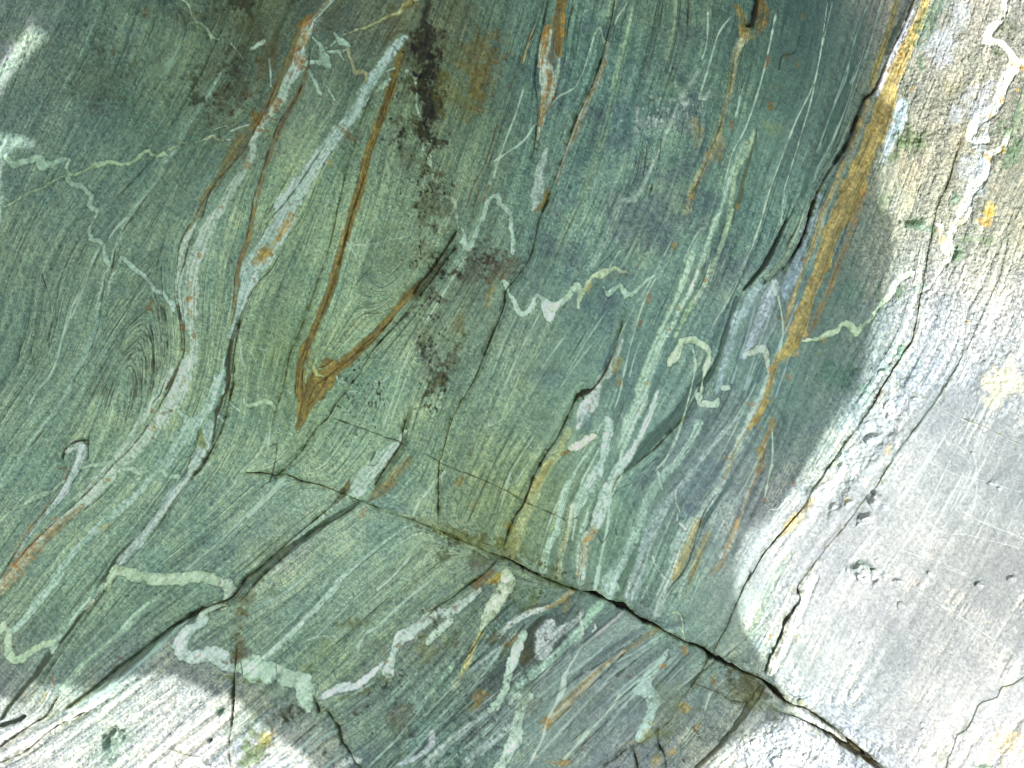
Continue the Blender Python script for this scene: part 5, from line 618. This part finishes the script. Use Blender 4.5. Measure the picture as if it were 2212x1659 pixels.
FID = np.zeros((ny, nx), np.int32)                           # which vein or band a cell belongs to
DEF = {'W': ((172, 200, 180), 0.72, 3.4), 'O': ((150, 112, 48), 0.75, 2.5), 'V': ((190, 212, 192), 1.0, 1.4), 'D': ((58, 74, 60), 0.85, 2.5),
       'T': ((185, 208, 190), 0.85, 1.1), 'J': ((48, 44, 24), 0.82, 1.0), 'C': ((30, 28, 16), 0.9, 1.0), 'G': None}
ORDER = 'DWOSVTJC'
fid = 0
FMETA = {}
for kd in ORDER:
    for kind, P, o in FEAT:
        if kind != kd or DEF.get(kind, 1) is None: continue
        if kind == 'S':
            continue
        col, al, soft = DEF[kind]
        col = o.get('c', col); al = o.get('a', al) ** (0.5 if kind == 'W' else 0.6 if kind == 'T' else 1.0); soft = o.get('s', soft)
        stp = o.get('step'); groove = o.get('g', {'C': 5.0, 'J': 0.8}.get(kind, 0.0)); up = o.get('h', {'V': 1.0, 'W': 0.5}.get(kind, 0))
        pad = 14 + (stp[1] * 3.5 if stp else 0)
        r = field(P, pad)
        if r is None: continue
        sl, D, Wt, Sd, Al = r
        e = n_edge[sl]; f = n_fine[sl]; tn = n_tiny[sl]
        if kind == 'V': Wt = Wt * np.clip(1.04 + 0.13 * n_mid[sl] + 0.10 * f, 0.6, 1.4); Dn = D + 0.8 * e + 0.9 * tn + 0.4 * n_w[sl]
        elif kind == 'W': Dn = D + 0.15 * Wt * e + 0.6 * L2[sl] + 0.7 * tn
        elif kind in 'OD': Dn = D + 0.12 * Wt * e + 0.7 * L2[sl]
        else: Dn = D + 0.4 * e; Wt = Wt * np.clip(0.92 + 0.3 * n_mid[sl] + 0.25 * f, 0.68 if kind == 'C' else 0.5, 1.8)
        inside = Wt - Dn
        m = sstep(-soft, soft, inside)
        if kind in 'TJ': m = m * np.clip(0.95 + 0.2 * f, 0.5, 1)
        if kind == 'C':                                      # grit and damp collected in the joint, a chipped lip
            gr = sstep(16, 0, D - Wt) * np.clip(0.5 * f + 0.5 * tn, 0, 1) * 0.5; COL[sl] *= (1 - gr[..., None] * np.array([0.75, 0.7, 0.95])); HGT[sl] -= 1.3 * sstep(9, 0, D - Wt) * np.clip(0.3 + 0.6 * f, 0, 1.4)
        if kind in 'TJC':
            m = m * sstep(0, 0.04, Al) * sstep(0, 0.04, 1 - Al) if len(P) > 2 and not o.get('noend') else m
        c = lin(col)[None, None] * (np.array([0.84, 0.98, 0.92]) if kind == 'O' else 1.0)
        mod = np.ones(D.shape, np.float32)
        if kind == 'V': mod = np.exp(0.09 * f + 0.10 * n_mid[sl] + 0.11 * SPK[sl] - 0.30 * LBD[sl] - 0.3 * LD2[sl] - 0.40 * sstep(1.7, 2.5, np.abs(tn) + 0.2 * f)); mod = mod * (1 - 0.12 * sstep(0.3, 0.95, Dn / np.maximum(Wt, 0.5)))
        if kind == 'W':
            mod = np.exp(0.13 * L1[sl] + 0.08 * L2[sl] + 0.17 * SPK[sl] + 0.06 * n_mid[sl] - 0.6 * sstep(1.5, 2.2, tn + 0.4 * L1[sl]) - 0.22 * LD[sl] - 0.4 * LD2[sl])
            c = c * 1.09; m = m * np.clip(0.93 + 0.12 * L3[sl] + 0.10 * L2[sl] + 0.08 * f, 0, 1)
            edge_ = sstep(2.6, 0.4, np.abs(Dn - Wt - 0.5)) * 0.30 * sstep(-0.6, 0.9, n_mid[sl] + 0.5 * f) * al; COL[sl] *= (1 - edge_[..., None] * np.array([0.85, 0.9, 1.0]))
        if kind == 'O':
            mod = np.exp(0.14 * L1[sl] + 0.10 * L2[sl] + 0.16 * f + 0.15 * SPK[sl] - 0.25 * LD[sl] - 0.4 * LD2[sl]); m = m if o.get('solid') else m * np.clip(0.88 + 0.18 * L2[sl] + 0.14 * L3[sl] + 0.25 * e * 0.6 + 0.15 * f, 0, 1)
        if kind == 'D': mod = np.exp(0.16 * L1[sl])
        ma = (np.clip(m, 0, 1) * al)[..., None]
        COL[sl] = COL[sl] * (1 - ma) + ma * c * mod[..., None]
        if o.get('rim'):                                     # brown selvage
            rm = sstep(3.0, 0.5, np.abs(Dn - Wt)) * o['rim']
            COL[sl] *= (1 - rm[..., None] * np.array([0.6, 0.65, 0.8]))
        if kind == 'V':                                      # thin darker contact
            rm = sstep(2.6, 0.6, np.abs(Dn - Wt - 1.5)) * 0.22
            COL[sl] *= (1 - rm[..., None])
        if kind == 'C' and not o.get('clean'):               # weathered halo along a parting
            rm = sstep(9, 0, D - Wt) * 0.22
            COL[sl] *= (1 - rm[..., None] * np.array([0.7, 0.75, 1.0]))
        if groove: HGT[sl] -= groove * m * np.minimum(1.8, 0.4 + 0.5 * Wt)
        if up: HGT[sl] += up * m
        if o.get('h2'): HGT[sl] += o['h2'] * sstep(1.0, 0.0, D / (Wt + 8))
        if stp:
            amp, ln = stp
            tap = sstep(0, 0.12, Al) * sstep(0, 0.12, 1 - Al)
            if o.get('noend'): tap = 1.0
            HGT[sl] -= amp * Sd * np.exp(-D / ln) * tap * sstep(0.0, 3.0, D)
        if kind in 'VWOD' and (kind != 'W' or al >= 0.45) and (kind != 'O' or al >= 0.5):
            fid += 1
            FMETA[fid] = (kind, o)
            FID[sl] = np.where(m > 0.5 * m.max(), fid, FID[sl])
print('features', len(FEAT), time.time() - T0)

def tint_patches(lst):
    for x, y, rx, ry, rot, colr, a, rag in lst:
        R_ = max(rx, ry) * 1.9
        i0 = max(0, int((x - R_ - X0) / ST)); i1 = min(nx, int((x + R_ - X0) / ST) + 1)
        j0 = max(0, int((y - R_ - Y0) / ST)); j1 = min(ny, int((y + R_ - Y0) / ST) + 1)
        if i1 <= i0 or j1 <= j0: continue
        sl = (slice(j0, j1), slice(i0, i1)); r = math.radians(rot)
        u = (GX[sl] - x) * math.cos(r) + (GY[sl] - y) * math.sin(r); v = -(GX[sl] - x) * math.sin(r) + (GY[sl] - y) * math.cos(r)
        q = np.sqrt((u / rx) ** 2 + (v / ry) ** 2) + rag * (0.35 * n_edge[sl] + 0.25 * n_fine[sl] + 0.25 * n_mid[sl] + 0.22 * n_tiny[sl])
        m = sstep(1.35, 0.55, q) * a
        m = m[..., None]
        COL[sl] = COL[sl] * (1 - m) + m * (np.float32(0.3 if sum(colr) > 120 else 0.06) * COL[sl] + 0.78 * lin(colr)[None, None] * (np.array([0.88, 1.12, 0.85]) if colr[0] > colr[2] * 1.7 and colr[0] > 105 else 1.0)) * np.exp(0.18 * n_tiny[sl] + 0.1 * L1[sl])[..., None]
tint_patches([(OX[c] + x * K, OY[r] + y * K, rx, ry, rot, col, a, rag) for (c, r, x, y, rx, ry, rot, col, a, rag) in STAINS_AND_LIGHT])
# freckles of rust along the pale bands, of black lichen in the lower slab
for (c, r, x, y, rx, ry, rot, col, n, sz) in SPECKS:
    cx, cy = OX[c] + x * K, OY[r] + y * K; ra = math.radians(rot)
    for _ in range(n):
        u = rng.normal() * rx * 0.5; v = rng.normal() * ry * 0.5
        tint_patches([(cx + u * math.cos(ra) - v * math.sin(ra), cy + u * math.sin(ra) + v * math.cos(ra), sz * rng.uniform(0.5, 1.3), sz * rng.uniform(0.6, 2.0), rot, col, rng.uniform(0.4, 0.95), 1.2)])
# pits
for (c, r, x, y, rx, ry, rot, dep) in PITS:
    cx, cy = OX[c] + x * K, OY[r] + y * K; R_ = max(rx, ry) * 2.4
    i0 = max(0, int((cx - R_ - X0) / ST)); i1 = min(nx, int((cx + R_ - X0) / ST) + 1)
    j0 = max(0, int((cy - R_ - Y0) / ST)); j1 = min(ny, int((cy + R_ - Y0) / ST) + 1)
    sl = (slice(j0, j1), slice(i0, i1)); ra = math.radians(rot)
    u = (GX[sl] - cx) * math.cos(ra) + (GY[sl] - cy) * math.sin(ra); v = -(GX[sl] - cx) * math.sin(ra) + (GY[sl] - cy) * math.cos(ra)
    q = np.sqrt((u / rx) ** 2 + (v / ry) ** 2) + 0.28 * n_edge[sl] + 0.16 * n_fine[sl] + 0.1 * n_mid[sl]
    HGT[sl] -= 1.7 * dep * sstep(1.25, 0.2, q)

# ------------------------------------------------------------------ which slab each cell belongs to
def ext(P, a=None, b=None):
    P = [tuple(p[:2]) for p in P]
    if a: P = a + P
    if b: P = P + b
    return np.array(P)
M_ = ext(trace(MAIN), [(-400, 1160), (300, 1158)], [(2600, 2300)])
def yline(P, x):      # y on a left-to-right line
    return np.interp(x, P[:, 0], P[:, 1])
def xline(P, y):      # x on a line running down the picture
    return np.interp(y, P[:, 1], P[:, 0])
mono = lambda P, k: P[np.argsort(P[:, k], kind='stable')]
below = GY > yline(M_, GX)
Kx = xline(mono(ext(trace(KLINE)), 1), GY); Hx = xline(mono(ext(trace(HLINE), [(2490, -400), (2440, 0)]), 1), GY)
Ex = xline(mono(ext(trace(ELINE), [(2760, -100)]), 1), GY)
Px_ = xline(mono(ext(trace(PLINE)), 1), GY)
By = yline(ext(trace(BRANCH), [(1870, 1680)], [(2600, 2400)]), GX)
SLAB = np.zeros((ny, nx), np.int32)
SLAB[GX > Kx] = 1; SLAB[GX > Hx] = 2; SLAB[GX > Ex] = 3
SLAB[below] = 4
SLAB[below & (GX > Px_)] = 5
SLAB[below & (GX > 1895) & (GY < By)] = 6
HGT += np.where(below, -11.0, 0.0) * sstep(640, 1300, GX) + np.where(below, np.clip(GY - yline(M_, GX), 0, 700) * 0.045, 0) * sstep(-200, 500, GX)        # the lower slab stands back
HGT += np.where(SLAB == 5, -5.0, 0.0) + np.where(SLAB == 6, 4.0, 0.0)
HGT = np.where(False, HGT, HGT)

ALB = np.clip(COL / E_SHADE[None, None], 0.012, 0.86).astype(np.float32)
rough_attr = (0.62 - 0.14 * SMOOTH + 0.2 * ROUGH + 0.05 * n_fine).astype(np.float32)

# ------------------------------------------------------------------ positions: beyond the traced area the face runs on coarser and bends back
def spread(g, a, b, far):
    g = g.astype(np.float64).copy(); n = 110
    t = (np.arange(n) + 1) / n
    g[-n:] += far * t ** 2; g[:n] -= (far * t ** 2)[::-1]
    return g
wx = (spread(gx, X0, X1, 620) - 1250) / PX; wz = (937.5 - spread(gy, Y0, Y1, 560)) / PX
PXw = np.broadcast_to(wx[None], (ny, nx)); PZw = np.broadcast_to(wz[:, None], (ny, nx))
BACK = np.maximum(np.maximum(np.abs(PXw) - 2.9, 0), np.maximum(np.abs(PZw) - 2.3, 0)) ** 2 * 0.5
PYw = -HGT / PX + BACK
POS = np.stack([PXw, PYw, PZw], -1).astype(np.float32)

def rock_material(name, pale=False):
    m = bpy.data.materials.new(name); m.use_nodes = True
    n = m.node_tree.nodes; l = m.node_tree.links; b = n["Principled BSDF"]
    at = n.new("ShaderNodeAttribute"); at.attribute_name = "mineral"
    ro = n.new("ShaderNodeAttribute"); ro.attribute_name = "polish"
    tc = n.new("ShaderNodeTexCoord")
    no = n.new("ShaderNodeTexNoise"); no.inputs["Scale"].default_value = 330 if not pale else 240; no.inputs["Detail"].default_value = 3
    l.new(tc.outputs["Object"], no.inputs["Vector"])
    mr = n.new("ShaderNodeMapRange"); mr.inputs[1].default_value = 0.25; mr.inputs[2].default_value = 0.75
    mr.inputs[3].default_value = 0.72 if not pale else 0.86; mr.inputs[4].default_value = 1.24 if not pale else 1.1
    l.new(no.outputs["Fac"], mr.inputs[0])
    mx = n.new("ShaderNodeMix"); mx.data_type = 'RGBA'; mx.blend_type = 'MULTIPLY'; mx.inputs[0].default_value = 1.0
    l.new(at.outputs["Color"], mx.inputs[6]); l.new(mr.outputs[0], mx.inputs[7])
    l.new(mx.outputs[2], b.inputs["Base Color"])
    l.new(ro.outputs["Fac"], b.inputs["Roughness"])
    b.inputs["Specular IOR Level"].default_value = 0.35
    bp = n.new("ShaderNodeBump"); bp.inputs["Strength"].default_value = 0.35; bp.inputs["Distance"].default_value = 0.002
    l.new(no.outputs["Fac"], bp.inputs["Height"]); l.new(bp.outputs[0], b.inputs["Normal"])
    return m
MAT = {'R': rock_material("green_schist"), 'V': rock_material("quartz", True), 'W': rock_material("pale_gneiss_and_light", True), 'O': rock_material("rusty_rock"), 'D': rock_material("dark_schist_and_shade")}

vid = np.arange(nx * ny, dtype=np.int32).reshape(ny, nx)
quads = np.stack([vid[:-1, :-1], vid[1:, :-1], vid[1:, 1:], vid[:-1, 1:]], -1).reshape(-1, 4)
qs = SLAB[:-1, :-1].ravel(); qf = FID[:-1, :-1].ravel()
# connected pieces of every vein and band: each piece is a part of its own
ky = (SLAB[:-1, :-1] * 4096 + FID[:-1, :-1]).astype(np.int32); fh, fw_ = ky.shape
lab = np.arange(fh * fw_, dtype=np.int32).reshape(fh, fw_)
eh = ky[:, 1:] == ky[:, :-1]; ev = ky[1:] == ky[:-1]
for it in range(200):
    old = lab.copy()
    mh = np.minimum(lab[:, 1:], lab[:, :-1]); a_ = lab[:, 1:]; b_ = lab[:, :-1]
    a_[eh] = mh[eh]; b_[eh] = np.minimum(b_[eh], mh[eh])
    mv = np.minimum(lab[1:], lab[:-1]); a_ = lab[1:]; b_ = lab[:-1]
    a_[ev] = mv[ev]; b_[ev] = np.minimum(b_[ev], mv[ev])
    fl = lab.ravel(); np.minimum.at(fl, old.ravel(), fl.copy()); lab = fl[fl][fl[fl]].reshape(fh, fw_)
    if np.array_equal(lab, old): break
lab = lab.ravel()
print('pieces', it, time.time() - T0)
posf = POS.reshape(-1, 3); albf = ALB.reshape(-1, 3); rouf = rough_attr.ravel()
def build(name, sel, mat, parent=None):
    q = quads[sel]
    used = np.zeros(nx * ny, bool); used[q.ravel()] = True
    idx = np.nonzero(used)[0]; remap = np.zeros(nx * ny, np.int32); remap[idx] = np.arange(len(idx), dtype=np.int32)
    q = remap[q]
    me = bpy.data.meshes.new(name)
    me.vertices.add(len(idx)); me.vertices.foreach_set("co", posf[idx].ravel())
    me.loops.add(q.size); me.loops.foreach_set("vertex_index", q.ravel())
    me.polygons.add(len(q)); me.polygons.foreach_set("loop_start", np.arange(0, q.size, 4, dtype=np.int32))
    me.update(calc_edges=True)
    ca = me.color_attributes.new("mineral", 'FLOAT_COLOR', 'POINT')
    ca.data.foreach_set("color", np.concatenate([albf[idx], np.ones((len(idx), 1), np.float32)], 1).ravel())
    ra = me.attributes.new("polish", 'FLOAT', 'POINT'); ra.data.foreach_set("value", rouf[idx])
    me.materials.append(mat)
    ob = bpy.data.objects.new(name, me); scene.collection.objects.link(ob)
    if parent is not None: ob.parent = parent
    return ob

SL = [
 ("rock_slab", "large green slab with tight folds and an ochre V, left of the long crack"),
 ("rock_slab", "shaded teal slab with many thin pale streaks, between the long crack and the sunlit edge"),
 ("rock_slab", "narrow half-sunlit slab with a broad ochre band, right of the shaded teal slab"),
 ("rock_slab", "smooth pale slab in full sun with round pits, at the right edge"),
 ("rock_slab", "lower slab under the diagonal crack, with thick white branching quartz veins"),
 ("rock_block", "small white sunlit block under the crack at the bottom right"),
 ("rock_sliver", "thin pale sliver of rock wedged in the forked crack at the bottom right"),
]
PN = {'V': 'quartz_vein', 'W': 'pale_band', 'O': 'rust_band', 'D': 'dark_seam_and_shade'}
nparts = 0
for s, (nm, lab_) in enumerate(SL):
    ins = qs == s
    idx_f = np.nonzero(ins & (qf > 0))[0]
    ids, inv, cnt = np.unique(lab[idx_f], return_inverse=True, return_counts=True)
    order = np.argsort(-cnt); seen = {}; own = []
    for c_ in order:
        if cnt[c_] < 130: break
        k_ = FMETA[qf[ids[c_]]][0]; seen[k_] = seen.get(k_, 0) + 1
        if seen[k_] <= 95: own.append(c_)
    keepc = np.zeros(len(ids), bool); keepc[own] = True
    drop = np.zeros(len(qf), bool); drop[idx_f] = keepc[inv]
    body = build(nm, ins & ~drop, MAT['R'])
    body["kind"] = "thing"; body["label"] = lab_; body["category"] = {"rock_slab": "rock slab", "rock_block": "rock", "rock_sliver": "rock"}[nm]
    if nm == "rock_slab": body["group"] = "slabs of the rock face"
    named = set()
    for c_ in own:
        f = qf[ids[c_]]; kind, o = FMETA[f]
        selp = np.zeros(len(qf), bool); selp[idx_f[inv == c_]] = True
        p = build(PN[kind], selp, MAT[kind], body); nparts += 1
        if o.get('lab') and isinstance(o['lab'], str) and f not in named: p["label"] = o['lab']; named.add(f)
print('meshes', nparts, time.time() - T0)

# ------------------------------------------------------------------ out of the picture: an added boulder shape, unseen behind the viewer, cut to shade the face, the gravel bank
def plain(name, c, sc):
    m = bpy.data.materials.new(name); m.use_nodes = True
    n = m.node_tree.nodes; l = m.node_tree.links; b = n["Principled BSDF"]
    no = n.new("ShaderNodeTexNoise"); no.inputs["Scale"].default_value = sc; no.inputs["Detail"].default_value = 8
    r = n.new("ShaderNodeValToRGB"); r.color_ramp.elements[0].color = (*[v * 0.6 for v in c], 1); r.color_ramp.elements[1].color = (*[v * 1.35 for v in c], 1)
    l.new(no.outputs["Fac"], r.inputs[0]); l.new(r.outputs[0], b.inputs["Base Color"]); b.inputs["Roughness"].default_value = 0.85
    return m
def from_pydata(name, v, f, mat, kind='structure'):
    me = bpy.data.meshes.new(name); me.from_pydata(v, [], f); me.update(); me.materials.append(mat)
    ob = bpy.data.objects.new(name, me); scene.collection.objects.link(ob); ob["kind"] = kind; return ob
sp = np.array([(OX[c] + x * K, OY[r] + y * K) for c, r, x, y in SHADOW] + SHADOW_OUT, float)
sp = np.array([tuple(p) for p in sp])
YB = -(CAM_D + 0.4)
Q = np.column_stack([(sp[:, 0] - 1250) / PX, np.zeros(len(sp)), (937.5 - sp[:, 1]) / PX])
Q[:, 1] = 0.0
t = (YB - Q[:, 1]) / SUN[1]
front = Q + SUN[None] * t[:, None]
cen = front.mean(0)
GZ0 = -3.0
front[:, 2] = np.maximum(front[:, 2], GZ0)
back1 = front + SUN[None] * 0.5; back2 = front + SUN[None] * 1.3
n = len(front)
V = [tuple(p) for p in front] + [tuple(p) for p in back1] + [tuple(p) for p in back2]
Fc = [tuple(range(n))] + [tuple(range(3 * n - 1, 2 * n - 1, -1))]
for k in range(2):
    for i in range(n):
        j = (i + 1) % n; Fc.append((k * n + i, (k + 1) * n + i, (k + 1) * n + j, k * n + j))
from_pydata("shadow_caster", V, Fc, plain("caster_rock", (0.22, 0.25, 0.22), 3.0))  # added and unseen, outline projected sunwards from the wanted shadow edge
G = 22; gv = []; gf = []
for j in range(G + 1):
    for i in range(G + 1):
        x = (i / G * 2 - 1) * 60; y = 2.0 - (j / G) ** 1.5 * 110
        gv.append((x, y, GZ0 + 0.12 * math.sin(x * 0.7 + y) - 0.1))
for j in range(G):
    for i in range(G):
        a = j * (G + 1) + i; gf.append((a, a + G + 1, a + G + 2, a + 1))
from_pydata("ground", gv, gf, plain("gravel", (0.20, 0.24, 0.17), 6.0))
print('done', time.time() - T0)
